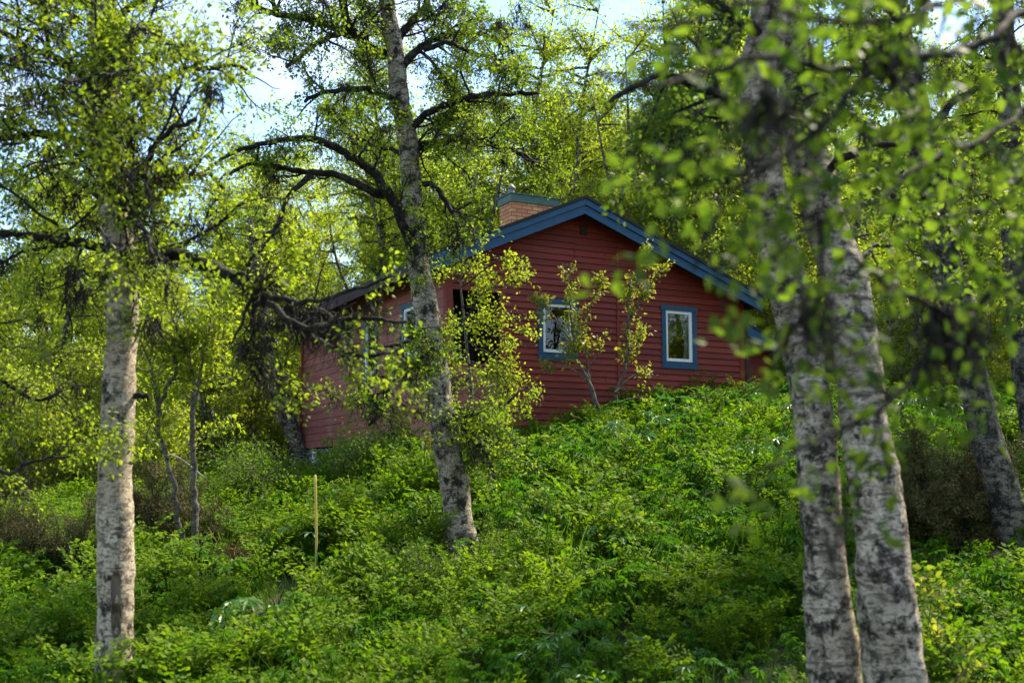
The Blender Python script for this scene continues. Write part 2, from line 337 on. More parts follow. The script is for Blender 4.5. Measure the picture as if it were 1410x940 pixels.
gzz = ground(cxx.ravel(), cyy.ravel()).reshape(gx.shape) + np.maximum(gy - 85, 0) * .12
fine = (np.abs(gx) < 18) & (gy > 3) & (gy < 31)
a = Acc(); nx = len(xs); i, j = np.meshgrid(np.arange(len(ys) - 1), np.arange(nx - 1), indexing='ij'); i, j = i.ravel(), j.ravel()
bumps = np.array([mnoise.noise(Vector((x * .8, y * .8, 0))) for x, y in zip(gx.ravel(), gy.ravel())]).reshape(gx.shape) * .05 * fine
a.add(np.stack([gx, gy, gzz + bumps], -1), np.stack([i*nx+j, i*nx+j+1, (i+1)*nx+j+1, (i+1)*nx+j], -1))
tag(a.build('ground', M['soil'], None, True), 'dark earth of the hillside under the green plants', 'ground', kind='structure')

# ------------------------------------------------------------------ the red cottage
YAW = math.radians(27); U = np.array([math.cos(YAW), math.sin(YAW), 0]); V_ = np.array([-math.sin(YAW), math.cos(YAW), 0])
A0 = at(767, 450, 18.0); ZB = 2.0
def gable(px, py, off=0):
    d = ray(px, py); t = ((A0 - CAM) @ V_ + off) / (d @ V_); p = CAM + d * t; return (p - A0) @ U, p[2] - ZB
XL, XR = -2.0, 3.88
def side(px, py):
    d = ray(px, py); t = ((A0 + U * XL - CAM) @ U) / (d @ U); p = CAM + d * t; return (p - A0) @ V_, p[2] - ZB
H = tag(empty('red_cottage', (A0[0], A0[1], ZB), YAW), 'red boarded cottage with blue trim and a brick chimney on the slope', 'cottage')
RX, RZ = .32, 6.24 - ZB; SL, SR = .438, .375                       # ridge and the two roof slopes
XE0, XE1 = -2.55, 4.06; YF, YB = -.42, 8.6; DEPTH = 8.15
def roof_z(x): return RZ - (RX - x) * SL if x < RX else RZ - (x - RX) * SR
HOLES = []                                                          # (x0, x1, z0, z1) openings in the gable wall
w1 = [*gable(746, 417), *gable(788, 487)]; w2 = [*gable(914.5, 427), *gable(952.5, 499)]
def win_hole(w): return (w[0], w[2], w[3], w[1])
HOLES = [win_hole(w1), win_hole(w2), (-1.96, -1.05, 1.35, 2.62)]
def boards(acc, x0, x1, z0, z1, pitch, holes, top=None, plane=lambda x, z, d: (x, -d, z), lap=.030, rs=1):
    r = np.random.default_rng(rs); z = z0; th = .012
    while z < z1:
        zt = z + pitch; zm = (z + zt) / 2
        a0, a1 = x0, x1
        if top:                                                      # clip the row under the roof slope
            xsn = np.linspace(x0, x1, 400); ok = np.array([top(q) > z + .012 for q in xsn])
            if not ok.any():
                ok = np.array([top(q) > z + .03 for q in xsn])
                if not ok.any(): break
            a0, a1 = xsn[ok][0], xsn[ok][-1]
        cuts = sorted([(h[0], h[1]) for h in holes if h[2] < zm < h[3] and h[0] < a1 and h[1] > a0]); segs = []; c = a0
        for h in cuts:
            if h[0] > c: segs.append((c, h[0]))
            c = max(c, h[1])
        if c < a1: segs.append((c, a1))
        for s0, s1 in segs:
            ends = [s0]
            while s1 - ends[-1] > 4.2: ends.append(ends[-1] + r.uniform(2.0, 3.8))
            ends.append(s1)
            for e0, e1 in zip(ends[:-1], ends[1:]):
                e1 -= .003; d1 = lap + th + r.uniform(-.002, .002); d0 = th + .001
                ztt = zt + .012
                P = [plane(e0, z, d1), plane(e1, z, d1), plane(e1, ztt, d0), plane(e0, ztt, d0), plane(e0, z, 0), plane(e1, z, 0), plane(e1, ztt, 0), plane(e0, ztt, 0)]
                acc.add(P, [(0,1,2,3), (7,6,5,4), (4,5,1,0), (2,6,7,3), (1,5,6,2), (4,0,3,7)])
        z = zt
a = Acc(); boards(a, XL, XR, .1, RZ - .1, .108, HOLES, lambda x: roof_z(x) - .10); a.build('gable_wall', M['red_boards'], H)
sw1 = [3.28, 3.86, 3.50 - ZB, 4.45 - ZB]; sw2 = [1.2, 1.86, 3.68 - ZB, 4.5 - ZB]
EZ = roof_z(XL) - .08
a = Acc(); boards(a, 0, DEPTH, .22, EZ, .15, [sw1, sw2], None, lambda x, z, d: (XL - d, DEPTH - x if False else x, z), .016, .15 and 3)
tag(a.build('side_wall', M['sheen_boards'], H), 'red long side wall with its glancing sheen painted in pinkish')
a = Acc(); boards(a, 0, DEPTH, .1, roof_z(XR) - .08, .15, [], None, lambda x, z, d: (XR + d, x, z), .016, 4)
boards(a, XL, XR, .1, RZ - .1, .15, [], lambda x: roof_z(x) - .10, lambda x, z, d: (x, DEPTH + d, z), .016, 5); a.build('rear_wall', M['red_boards'], H)
a = Acc()
for x, y in ((XL, 0), (XR, 0), (XL, DEPTH)):
    sx = -1 if x == XL else 1; sy = -1 if y == 0 else 1
    zt = roof_z(x) - .13
    a.box(min(x + sx*.045, x - sx*.06), max(x + sx*.045, x - sx*.06), min(y + sy*.05, y + sy*.03), max(y + sy*.05, y + sy*.03), .08, zt)
    a.box(min(x + sx*.048, x + sx*.03), max(x + sx*.048, x + sx*.03), min(y + sy*.028, y - sy*.09), max(y + sy*.028, y - sy*.09), .08, zt)
    a.build('corner_board', M['red_boards'], H); a = Acc()
# stone foundation under both visible walls
a = Acc(); a.box(XL + .03, XL + .33, .02, DEPTH - .02, -1.3, .19); a.box(XL + .34, XR - .05, .03, .33, -1.0, .085); a.box(XR - .35, XR - .03, .34, DEPTH, -1., .085); a.build('foundation', M['stone'], H)
for y in (DEPTH - .12, DEPTH - 1.05):
    a = Acc(); a.box(XL - .03, XL + .025, y, y + .10, -.75, .20); a.build('foundation_board', M['white_paint'], H)
# roof: felt covering, soffit boards, bargeboards, eave boards
rf = Acc(); RTH = .11
for x0, x1, s in ((XE0, RX, 1), (RX, XE1, -1)):
    q = [(x0, roof_z(x0)), (x1, roof_z(x1)), (x1, roof_z(x1) + .05), (x0, roof_z(x0) + .05)]
    rf.prism(q, YF - .05, YB)
roof = rf.build('roof', M['roof_felt'], H)
a = Acc()
for x0, x1 in ((XE0 + .03, RX - .002), (RX + .002, XE1 - .03)):
    a.prism([(x0, roof_z(x0) - .10), (x1, roof_z(x1) - .10), (x1, roof_z(x1) - .004), (x0, roof_z(x0) - .004)], YF + .035, YB - .04)
a.build('roof_deck', M['dark_wood'], roof)
for x0, x1 in ((XE0, RX - .0015), (RX + .0015, XE1)):
    a = Acc()
    a.prism([(x0, roof_z(x0) - .105), (x1, roof_z(x1) - .105), (x1, roof_z(x1) - .005), (x0, roof_z(x0) - .005)], YF - .03, YF + .03)
    a.prism([(x0, roof_z(x0) - .255), (x1, roof_z(x1) - .255), (x1, roof_z(x1) - .108), (x0, roof_z(x0) - .108)], YF, YF + .025)
    a.build('bargeboard', M['blue_paint'], roof)
for x, s in ((XE0, -1), (XE1, 1)):
    a = Acc(); a.box(min(x, x + s * .028), max(x, x + s * .028), YF + .03, YB - .02, roof_z(x) - .17, roof_z(x) - .004); a.build('eave_board', M['dark_wood'], roof)
# windows
def window(w, plane, blue_left=.10, blue=.085, curtain=(0, 1)):
    """w: x0,x1,z0,z1 of the opening; plane maps (along, out, up)"""
    x0, x1, z0, z1 = w
    def bar(acc, a0, a1, d0, d1, b0, b1):
        c = [plane(*p) for p in [(a0,d0,b0),(a1,d0,b0),(a1,d1,b0),(a0,d1,b0),(a0,d0,b1),(a1,d0,b1),(a1,d1,b1),(a0,d1,b1)]]
        acc.add(c, [(0,3,2,1),(4,5,6,7),(0,1,5,4),(1,2,6,5),(2,3,7,6),(3,0,4,7)])
    cas = Acc(); b = blue
    bar(cas, x0 - b, x0, .0, .052, z0 - b * .2, z1); bar(cas, x1, x1 + b, .0, .052, z0 - b * .2, z1)
    bar(cas, x0 - b - .02, x1 + b + .02, .0, .058, z1 + .001, z1 + b); bar(cas, x0 - b - .01, x1 + b + .01, .0, .05, z0 - b * 1.5, z0 - b * .2 - .001)
    ob = cas.build('window', M['blue_paint'], H)
    f = Acc(); t = .052
    bar(f, x0, x0 + t, -.03, .03, z0, z1); bar(f, x1 - t, x1, -.03, .03, z0, z1)
    bar(f, x0 + t, x1 - t, -.03, .03, z1 - t, z1); bar(f, x0 + t, x1 - t, -.03, .034, z0, z0 + t)
    f.build('frame', M['white_paint'], ob)
    p = Acc(); bar(p, x0 + t - .006, x1 - t + .006, -.004, .002, z0 + t - .006, z1 - t + .006); p.build('pane', M['glass'], ob)
    if curtain:
        for sgn in curtain:
            c = Acc(); n = 14; wdt = (x1 - x0) * .27; X0 = x0 + .02 if sgn == 0 else x1 - .02 - wdt
            for k in range(6):
                for q in range(n):
                    pass
            tt = np.linspace(0, 1, n); zz = np.linspace(z0 + .04, z1 - .03, 7); Vv = []
            for zi, zq in enumerate(zz):
                f_ = zi / 6; pinch = .35 + .65 * abs(f_ - .35) / .65 if f_ < 1 else 1
                for q, tq in enumerate(tt):
                    xx = (X0 + tq * wdt * pinch) if sgn == 0 else (X0 + wdt - (1 - tq) * wdt * pinch)
                    Vv.append(plane(xx, -.09 - .012 * math.sin(q * 1.7), zq))
            c.add(Vv, [(r*n+q, r*n+q+1, (r+1)*n+q+1, (r+1)*n+q) for r in range(6) for q in range(n-1)]); c.build('curtain', M['curtain'], ob, True)
    return ob
gp = lambda x, d, z: (x, -d, z)
window(win_hole(w1), gp, curtain=()); window(win_hole(w2), gp, curtain=(1,))
sp = lambda y, d, z: (XL - d, y, z)
for sw in (sw1, sw2): window(sw, sp, curtain=(0, 1))
a = Acc(); a.box(XL - .10, XL - .03, sw2[0] - .3, sw2[1] + .35, sw2[2] - .19, sw2[2] - .16); a.build('window_ledge', M['dark_wood'], H)
# vent, batten, hatch
vx, vz = gable(802, 318); a = Acc(); a.box(vx - .07, vx + .07, -.05, -.02, vz - .08, vz + .08)
for k in range(4): a.box(vx - .05, vx + .05, -.056, -.051, vz - .06 + k * .032, vz - .045 + k * .032)
a.build('vent', M['dark_wood'], H)
bx, bz = gable(848, 343); a = Acc(); a.box(bx - .02, bx + .02, -.05, -.028, .5, bz); a.build('batten', M['red_boards'], H)
hx0, hz1 = gable(790, 335); hx1, hz0 = gable(832, 362); a = Acc()
a.box(hx0, hx1, -.036, -.022, hz1 - .02, hz1); a.box(hx0, hx0 + .02, -.036, -.022, hz0, hz1 - .021); a.box(hx1 - .02, hx1, -.036, -.022, hz0, hz1 - .021); a.build('hatch_trim', M['red_boards'], H)
# inset porch at the near corner
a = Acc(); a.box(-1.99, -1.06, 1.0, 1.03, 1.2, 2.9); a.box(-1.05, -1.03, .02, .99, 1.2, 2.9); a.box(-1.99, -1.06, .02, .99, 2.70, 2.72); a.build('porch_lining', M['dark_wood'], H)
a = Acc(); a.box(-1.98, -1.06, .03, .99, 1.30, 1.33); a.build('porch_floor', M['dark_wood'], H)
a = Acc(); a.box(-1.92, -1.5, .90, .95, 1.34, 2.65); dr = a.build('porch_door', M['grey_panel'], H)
a = Acc(); a.box(-1.56, -1.54, .86, .895, 1.92, 1.95); a.box(-1.60, -1.54, .845, .858, 1.925, 1.945); a.build('handle', M['grey_metal'], dr)
a = Acc(); a.box(-1.10, -1.0, -.062, -.03, 1.2, 2.62); a.build('porch_post', M['red_boards'], H)
a = Acc(); boards(a, -1.99, -1.05, .35, 1.30, .14, [], None, lambda x, z, d: (x, -d - .032, z), .014, 8); a.build('porch_skirt', M['weathered_boards'], H)
# chimney
CHY = 2.4; c0 = gable(704, 274, CHY); c1 = gable(766, 284, CHY); ct = c0[1] - .05
ch = Acc(); ch.box(c0[0], c1[0], CHY, CHY + .5, RZ - 1.2, ct); chim = ch.build('chimney', M['brick'], H)
a = Acc(); a.box(c0[0] - .03, c1[0] + .05, CHY - .03, CHY + .53, ct + .002, ct + .15); a.box(c0[0] - .05, c1[0] + .07, CHY - .05, CHY + .55, ct + .152, ct + .172); a.build('cap', M['cap_metal'], chim)
a = Acc(); tube(a, [(c0[0] + .16, CHY + .3, ct + .17), (c0[0] + .16, CHY + .3, ct + .34)], .055, 14); tube(a, [(c0[0] + .16, CHY + .3, ct + .34), (c0[0] + .16, CHY + .3, ct + .37)], .075, 14); a.build('flue_pipe', M['grey_metal'], chim, True)
# lean-to on the right end
lx0, lx1 = XR + .05, XR + .95; lz = lambda x: 4.36 - ZB - (x - lx0) * .40
a = Acc(); boards(a, lx0, lx1 - .1, .3, lz(lx0), .108, [], lambda x: lz(x) - .06, lambda x, z, d: (x, .25 - d, z), .014, 9); lean = a.build('lean_to', M['red_boards'], H)
a = Acc(); a.prism([(lx0, lz(lx0)), (lx1 + .12, lz(lx1 + .12)), (lx1 + .12, lz(lx1 + .12) + .05), (lx0, lz(lx0) + .05)], -.15, 3.2); a.build('roof', M['roof_felt'], lean)
a = Acc(); a.prism([(lx0, lz(lx0) - .19), (lx1 + .12, lz(lx1 + .12) - .19), (lx1 + .12, lz(lx1 + .12) - .004), (lx0, lz(lx0) - .004)], -.14, -.11); a.build('bargeboard', M['blue_paint'], lean)
a = Acc(); tube(a, [(XR + .075, -.07, .3), (XR + .075, -.07, roof_z(XR) - .3)], .03, 10); a.build('downpipe', M['dark_wood'], H, True)

# ------------------------------------------------------------------ trees
class Tree:
    def __init__(s, name, base, seed, trunk_mat, leaf_mat_, leaf_size, tpl, limb_mat='limb_bark', leaf_jit=.03):
        s.name, s.base, s.rng = name, np.asarray(base, float), np.random.default_rng(seed)
        s.tm, s.lm, s.ls, s.tpl, s.bm, s.jit = M[trunk_mat], M[leaf_mat_], leaf_size, tpl, M[limb_mat], leaf_jit
        s.trunks, s.limbs, s.tw, s.lich = [], [], Acc(), Acc(); s.LP, s.LD = [], []; s.seed = seed
    def trunk(s, pts, rad, sides=20, step=.05, bump=(.16, 6.)):
        P = smooth_path(pts, step); R = np.interp(np.linspace(0, 1, len(P)), np.linspace(0, 1, len(rad)), rad)
        a = Acc(); tube(a, P, R, sides, bump, s.seed * 1.3); s.trunks.append(a); return P, R
    def limb(s, pts, r0, r1, sides=8, step=.06, own=True, wob=.012):
        P = smooth_path(pts, step); n = len(P); w = np.cumsum(s.rng.normal(0, 1, (n, 3)), 0); w -= w[:1]; w -= np.linspace(0, 1, n)[:, None] * w[-1:]
        P = P + w * wob * .9; R = np.linspace(r0, r1, n)
        a = Acc() if own else s.tw; tube(a, P, R, sides, (.2, 14.) if own else None, s.seed)
        if own: s.limbs.append(a)
        return P, R
    def leaf_run(s, P, sp, t0=.1):
        L = arclen(P); k = max(2, int(L[-1] / sp)); t = s.rng.uniform(t0, 1, k) * L[-1]
        q = np.stack([np.interp(t, L, P[:, c]) for c in range(3)], -1) + s.rng.normal(0, s.jit, (k, 3))
        d = norm(P[-1] - P[0]) * .5 + s.rng.normal(0, .8, (k, 3)); d[:, 2] -= .35
        s.LP.append(q); s.LD.append(d)
    def sprout(s, P, R, spec, lvl=0):
        S = spec[lvl]; L = arclen(P); n = s.rng.poisson(S['n'] * L[-1])
        for t in s.rng.uniform(S.get('t0', .1), S.get('t1', 1), n):
            p = np.array([np.interp(t * L[-1], L, P[:, c]) for c in range(3)]); k = min(int(t * (len(P) - 1)), len(P) - 2)
            tan = norm(P[k+1] - P[k]); pr = s.rng.normal(size=3); pr = norm(pr - tan * (pr @ tan))
            d = norm(tan * S.get('fwd', .6) + pr * S.get('side', .9) + Z * S.get('up', .1))
            l = S['len'] * s.rng.uniform(.5, 1.25) * (1 - S.get('taper', .5) * t)
            Q = walk(p, d, l, S.get('step', .08), S.get('wob', .22), S.get('droop', .2), s.rng)
            r = min(R[k] * .55, S.get('r', .01)); RR = np.linspace(r, max(r * .3, .0012), len(Q))
            if S.get('tube', True): tube(s.tw, Q, RR, S.get('sides', 4))
            if S.get('lichen', 0) and s.rng.random() < S['lichen']: s.beard(Q[len(Q)//3:])
            if S.get('ls'): s.leaf_run(Q, S['ls'], .25)
            if lvl + 1 < len(spec): s.sprout(Q, RR, spec, lvl + 1)
    def beard(s, P, n=None, ln=.16):
        """tufts of dark lichen hanging from a branch"""
        L = arclen(P); n = n or s.rng.poisson(3 + 8 * L[-1])
        for t in s.rng.uniform(0, 1, n):
            p = np.array([np.interp(t * L[-1], L, P[:, c]) for c in range(3)]); big = s.rng.uniform(.4, 1.3)
            for q in range(int(s.rng.integers(5, 11))):
                d = norm(np.array([0, 0, -1.]) + s.rng.normal(0, .28, 3)); l = ln * big * s.rng.uniform(.4, 1.2)
                Q = walk(p + s.rng.normal(0, .022, 3), d, l, l / 4, .38, 1.5, s.rng); tube(s.lich, Q, np.linspace(.0042, .0008, len(Q)) * s.rng.uniform(.5, 1.5), 3)
    def finish(s, label=None, cat='birch tree', group=None):
        e = empty(s.name, s.base); tag(e, label, cat, group)
        for a in s.trunks: a.build('trunk', s.tm, e, True, s.base)
        for a in s.limbs: a.build('limb', s.bm, e, True, s.base)
        if s.tw.n and not any(s.tw is q for q in s.limbs): s.tw.build('twigs', s.bm, e, True, s.base)
        if s.lich.n: s.lich.build('beard_lichen', M['lichen'], e, False, s.base)
        if s.LP:
            a = Acc(); P = np.concatenate(s.LP); D = np.concatenate(s.LD); leaves(a, P, D, s.ls * s.rng.uniform(.55, 1.2, len(P)), s.tpl, s.rng); s.nl = len(P)
            a.build('crown', s.lm, e, False, s.base)
        return e
def pix(lst, Y=None): return [at(*p) if len(p) == 3 else at(p[0], p[1], Y) for p in lst]
def rpx(w, Y): return w * .5 * Y / FPX
def ext(pts, H_, lean=(0, 0)):
    """carry a trunk on above the frame"""
    d = norm(pts[-1] - pts[-2]); return pts + [pts[-1] + np.array([d[0]*H_*.6 + lean[0], d[1] * H_*.6 + lean[1], H_])]
def root(pts):
    """carry a trunk down into the ground"""
    p = pts[0]; g = gz(p[0], p[1]); d = norm(pts[0] - pts[1]); k = (p[2] - g + .15) / max(-d[2], .3); q = p + d * k
    return [np.array([q[0], q[1], g - .12])] + pts

TWIG = [dict(n=5.5, len=1.1, r=.014, fwd=.6, side=.9, up=.12, droop=.35, wob=.2, step=.07, lichen=.35, sides=5, t0=.05),
        dict(n=10, len=.45, r=.006, fwd=.7, side=.8, droop=.6, wob=.28, step=.06, lichen=.10, ls=.03),
        dict(n=13, len=.17, r=.003, fwd=.7, side=.8, droop=.6, wob=.3, step=.05, ls=.0115, sides=3)]
def tw(**k):
    S = [dict(x) for x in TWIG]
    for kk, v in k.items():
        nme, l = kk.rsplit('_', 1); S[int(l)][nme] = v
    return S

# left birch ------------------------------------------------------
Y = 7.0
pts = root(pix([(158,940),(158,800),(160,600),(165,500),(169,400),(160,300),(152,200),(145,100),(140,0)], Y))
pts = ext(pts, 2.2); t = Tree('birch_tree', [pts[0][0], pts[0][1], gz(pts[0][0], pts[0][1])], 21, 'birch_bark', 'birch_leaf', .032, LEAF6)
tp, tr = t.trunk(pts, [rpx(w, Y) for w in (62, 50, 46, 44, 43, 42, 40, 38, 34, 30, 8)], 28, .03)
LB = [  # limbs read off the picture, with distances
 ([(188,362,7),(240,356,6.9),(282,372,6.7),(325,388,6.5),(350,398,6.4)], 20, 13),
 ([(345,395,6.4),(378,428,6.2),(430,462,6.1),(500,450,6.0),(560,443,5.9)], 11, 4),
 ([(345,395,6.4),(352,440,6.4),(345,490,6.4),(360,530,6.4)], 9, 4),
 ([(155,345,7),(100,330,6.8),(40,318,6.6),(-20,322,6.5)], 15, 8),
 ([(150,215,7),(95,195,6.8),(40,190,6.6),(-30,200,6.4)], 14, 8),
 ([(150,150,7),(215,110,7.3),(270,95,7.5),(340,95,7.8)], 14, 6),
 ([(148,130,7),(90,80,6.7),(30,60,6.5),(-30,30,6.3)], 13, 6),
 ([(158,290,7),(215,255,7.4),(270,245,7.7),(310,262,8)], 12, 5),
 ([(140,40,7),(200,5,7.2),(270,-40,7.4)], 12, 6),
 ([(160,310,7),(190,240,6.4),(230,190,6.0),(270,165,5.7)], 12, 5),
 ([(160,330,7),(120,260,7.5),(70,235,7.9),(20,250,8.2)], 12, 5),
 ([(-120,300,6.6),(-60,470,6.7),(20,538,6.8),(55,552,6.8),(85,538,6.8)], 12, 4),
 ([(-90,560,6.6),(0,652,6.8),(45,640,6.8),(95,628,6.9)], 10, 3),
 ([(140,20,7),(80,-20,6.8),(0,-40,6.6)], 12, 6),
 ([(345,395,6.4),(400,400,6.0),(470,395,5.7),(540,380,5.5)], 9, 3),
 ([(430,462,6.1),(470,482,5.9),(515,495,5.8),(550,480,5.7)], 6, 3),
 ([(155,270,7),(165,230,6.4),(150,200,5.9),(110,190,5.5)], 10, 4),
 ([(145,120,7),(150,80,6.4),(170,50,5.9),(200,40,5.5)], 10, 4),
 ([(150,180,7),(140,140,6.3),(120,110,5.8),(90,110,5.5)], 10, 4),
 ([(158,310,7),(180,300,6.4),(200,320,6.0),(210,350,5.8)], 9, 4)]
for p, w0, w1_ in LB:
    P, R = t.limb(pix(p), rpx(w0, 7), rpx(w1_, 7)); far_out = p[0][0] > 300; t.sprout(P, R, tw(n_0=3.2 if far_out else 5.6, len_0=.5 if far_out else .95, n_1=9, n_2=13, lichen_0=.45, lichen_1=.10)); t.beard(P[len(P)//4:], int(6 * arclen(P)[-1] * .8), .12)
for px_, py_ in ((340,405),(350,410),(360,420),(385,450),(400,462),(420,455),(440,468),(465,470),(350,500),(345,530),(345,470),(395,455),(415,470),(452,480),(330,500),(200,470),(100,430),(90,400)):
    c = at(px_, py_ - 25, 6.3); t.beard(np.array([c, c + np.array([.08, 0, .02])]), 9, .24)
P = tp[tp[:, 2] > 3.3]; t.sprout(P, np.full(len(P), .03), tw(n_0=5, len_0=1.25, n_1=7, n_2=10, up_0=.2)); t.sprout(P[P[:, 2] > 3.1], np.full((P[:, 2] > 3.1).sum(), .02), tw(n_0=11, len_0=.5, n_1=9, n_2=10, r_0=.007, lichen_0=.3))
t.limb(pix([(186,545,7),(200,546,6.95),(204,549,6.93)]), .022, .012)
a = Acc(); rg = np.random.default_rng(4); rows, cols = 26, 9; VV = []
for i_ in range(rows):
    f = i_ / (rows - 1); c = at(158.5, 783 + 92 * f, 7.0); k = np.argmin(np.linalg.norm(tp - c, axis=1)); half = .34 * (1 - .25 * f) * (min(1, 5 * f + .35) * min(1, (1 - f) * 6 + .25)) * rg.uniform(.85, 1.1)
    for j_ in range(cols):
        an = -math.pi / 2 + .42 + (j_ / (cols - 1) - .5) * 2 * half; e_ = abs(j_ / (cols - 1) - .5) * 2
        VV.append(tp[k] + np.array([math.cos(an), math.sin(an), 0]) * (tr[k] * 1.07 + (.012 if .55 < e_ < .95 else -.004 if e_ < .3 else .004)) * (1 - .25 * (e_ > .95)))
a.add(VV, [(i_*cols+j_, i_*cols+j_+1, (i_+1)*cols+j_+1, (i_+1)*cols+j_) for i_ in range(rows-1) for j_ in range(cols-1)])
e = t.finish('pale birch standing alone at the left with a grey scar low on its trunk')
sc_ = a.build('bark_scar', M['scar_wood'], e, True, t.base); LEFT_N = t.nl

# middle birch ----------------------------------------------------
Y = 11.0
pts = root(pix([(634,735),(623,650),(612,600),(605,550),(598,500),(591,450),(582,400),(575,350),(570,300),(566,250),(562,200),(553,150),(547,100),(540,50),(533,0)], Y))
pts = ext(pts, 1.8); t = Tree('birch_tree', [pts[0][0], pts[0][1], gz(pts[0][0], pts[0][1])], 33, 'middle_bark', 'birch_leaf', .035, LEAF6)
tp, tr = t.trunk(pts, [rpx(w, Y) for w in (46, 42, 37, 36, 36, 34, 32, 30, 29, 28, 26, 26, 25, 24, 22, 20, 8)], 24, .035, (.2, 6.))
MB_ = [
 ([(577,372,11),(562,335,10.9),(545,300,10.8),(530,275,10.7),(505,240,10.5),(470,212,10.3),(430,195,10.1),(370,190,9.9),(310,208,9.8),(265,245,9.7)], 19, 3),
 ([(527,270,10.7),(490,248,10.5),(450,238,10.4),(400,232,10.2),(335,233,10.1),(290,262,10)], 12, 2.5),
 ([(430,242,10.3),(395,272,10.2),(383,302,10.2),(350,332,10.1)], 8, 4),
 ([(532,75,11),(500,55,10.9),(478,28,10.8),(465,-25,10.7)], 17, 11),
 ([(478,35,10.8),(450,52,10.5),(425,74,10.3),(395,92,10.1)], 10, 5),
 ([(505,58,10.9),(470,40,10.8),(430,22,10.7),(378,12,10.6),(330,-10,10.5)], 12, 6),
 ([(535,68,11),(560,45,11.1),(585,18,11.3),(596,-20,11.4)], 14, 9),
 ([(552,95,11),(578,66,11.1),(610,48,11.3),(660,50,11.5),(700,66,11.7)], 13, 6),
 ([(585,68,11.1),(615,60,10.9),(655,72,10.7),(695,85,10.5)], 9, 4),
 ([(563,200,11),(600,196,11.2),(640,190,11.4),(690,205,11.6),(740,225,11.8)], 15, 6),
 ([(560,180,11),(610,150,10.8),(670,130,10.6),(740,128,10.4)], 12, 5),
 ([(572,250,11),(600,262,10.8),(622,300,10.7),(632,340,10.6)], 10, 4),
 ([(568,240,11),(545,205,11.2),(500,195,11.5),(470,180,11.7)], 10, 4),
 ([(600,505,11),(565,505,10.7),(545,520,10.5),(530,560,10.4),(508,585,10.3)], 10, 4),
 ([(560,508,10.7),(530,535,10.6),(505,548,10.5)], 7, 3),
 ([(595,440,11),(570,460,10.8),(545,470,10.6),(510,478,10.4)], 8, 3),
 ([(608,560,11),(640,585,10.8),(660,620,10.7),(680,650,10.6)], 8, 3),
 ([(605,540,11),(640,570,11.1),(680,565,11.2),(720,535,11.3)], 8, 3),
 ([(555,150,11),(520,130,10.8),(470,125,10.6),(420,140,10.4)], 11, 5)]
for k, (p, w0, w1_) in enumerate(MB_):
    P, R = t.limb(pix(p), rpx(w0, 11), rpx(w1_, 11)); low = p[0][1] > 420; arch = k < 3
    t.sprout(P, R, tw(n_2=16, n_0=6.5 if low else 2.6 if arch else 6, len_0=.55 if low else .7 if arch else .95, lichen_0=.35, lichen_1=.15, ls_1=.04)); t.beard(P[len(P)//4:], int(4 * arclen(P)[-1]), .11)
P = tp[(tp[:, 2] > 5.2)]; t.sprout(P, np.full(len(P), .03), tw(n_0=4, len_0=1.1, up_0=.2))
P = tp[(tp[:, 2] > 2.2) & (tp[:, 2] < 3.6)]; t.sprout(P, np.full(len(P), .02), tw(n_0=12, len_0=.45, up_0=.3, lichen_0=.2, r_0=.008))
t.finish('mossy birch with an arching left limb, standing in front of the red cottage'); MID_N = t.nl

# twin birch on the right -------------------------------------------
Y = 5.4
t = Tree('twin_birch', [0, 0, 0], 44, 'twin_bark', 'near_leaf', .040, LEAF6)
p1 = root(pix([(1150,940,5.5),(1133,730,5.5),(1123,600,5.5),(1106,480,5.5),(1085,400,5.5),(1063,300,5.5),(1048,200,5.5),(1045,100,5.5),(1060,0,5.5)]))
p2 = root(pix([(1235,940,5.3),(1219,800,5.3),(1208,700,5.35),(1193,600,5.4),(1181,500,5.45),(1168,400,5.5),(1135,300,5.6),(1110,200,5.7),(1095,100,5.8),(1085,0,5.9)]))
t.base = np.array([(p1[0][0] + p2[0][0]) / 2, (p1[0][1] + p2[0][1]) / 2, gz((p1[0][0] + p2[0][0]) / 2, 5.4)])
tp1, _ = t.trunk(ext(p1, 1.8), [rpx(w, 5.5) for w in (84, 70, 60, 53, 55, 54, 52, 54, 50, 42, 10)], 30, .03)
tp2, _ = t.trunk(ext(p2, 1.6), [rpx(w, 5.4) for w in (104, 84, 72, 67, 63, 62, 62, 56, 48, 34, 30, 8)], 30, .03)
TB = [([(1050,180,5.5),(1010,150,5.4),(960,120,5.2),(900,110,5.1),(840,140,5.0)], 16, 6), ([(1055,60,5.5),(1000,20,5.3),(940,-10,5.1)], 15, 8), ([(1100,150,5.7),(1150,90,5.8),(1210,40,5.9)], 16, 8),
      ([(1120,250,5.6),(1180,210,5.5),(1240,200,5.3),(1300,230,5.2)], 14, 5), ([(1040,230,5.5),(1005,240,5.8),(960,235,6.1),(900,215,6.4)], 12, 4), ([(1160,370,5.5),(1200,340,5.8),(1250,330,6.1)], 10, 4)]
for p, w0, w1_ in TB:
    P, R = t.limb(pix(p), rpx(w0, 5.5), rpx(w1_, 5.5)); t.sprout(P, R, tw(n_0=5, len_0=.6, lichen_0=.3))
P = tp1[tp1[:, 2] > 3.0]; t.sprout(P, np.full(len(P), .02), tw(n_0=5, len_0=.7))
P = tp2[tp2[:, 2] > 2.6]; t.sprout(P, np.full(len(P), .02), tw(n_0=5, len_0=.6))
t.finish('twin-stemmed thick birch with peeling white bark, nearest trunks in the lower right'); TWIN_N = t.nl

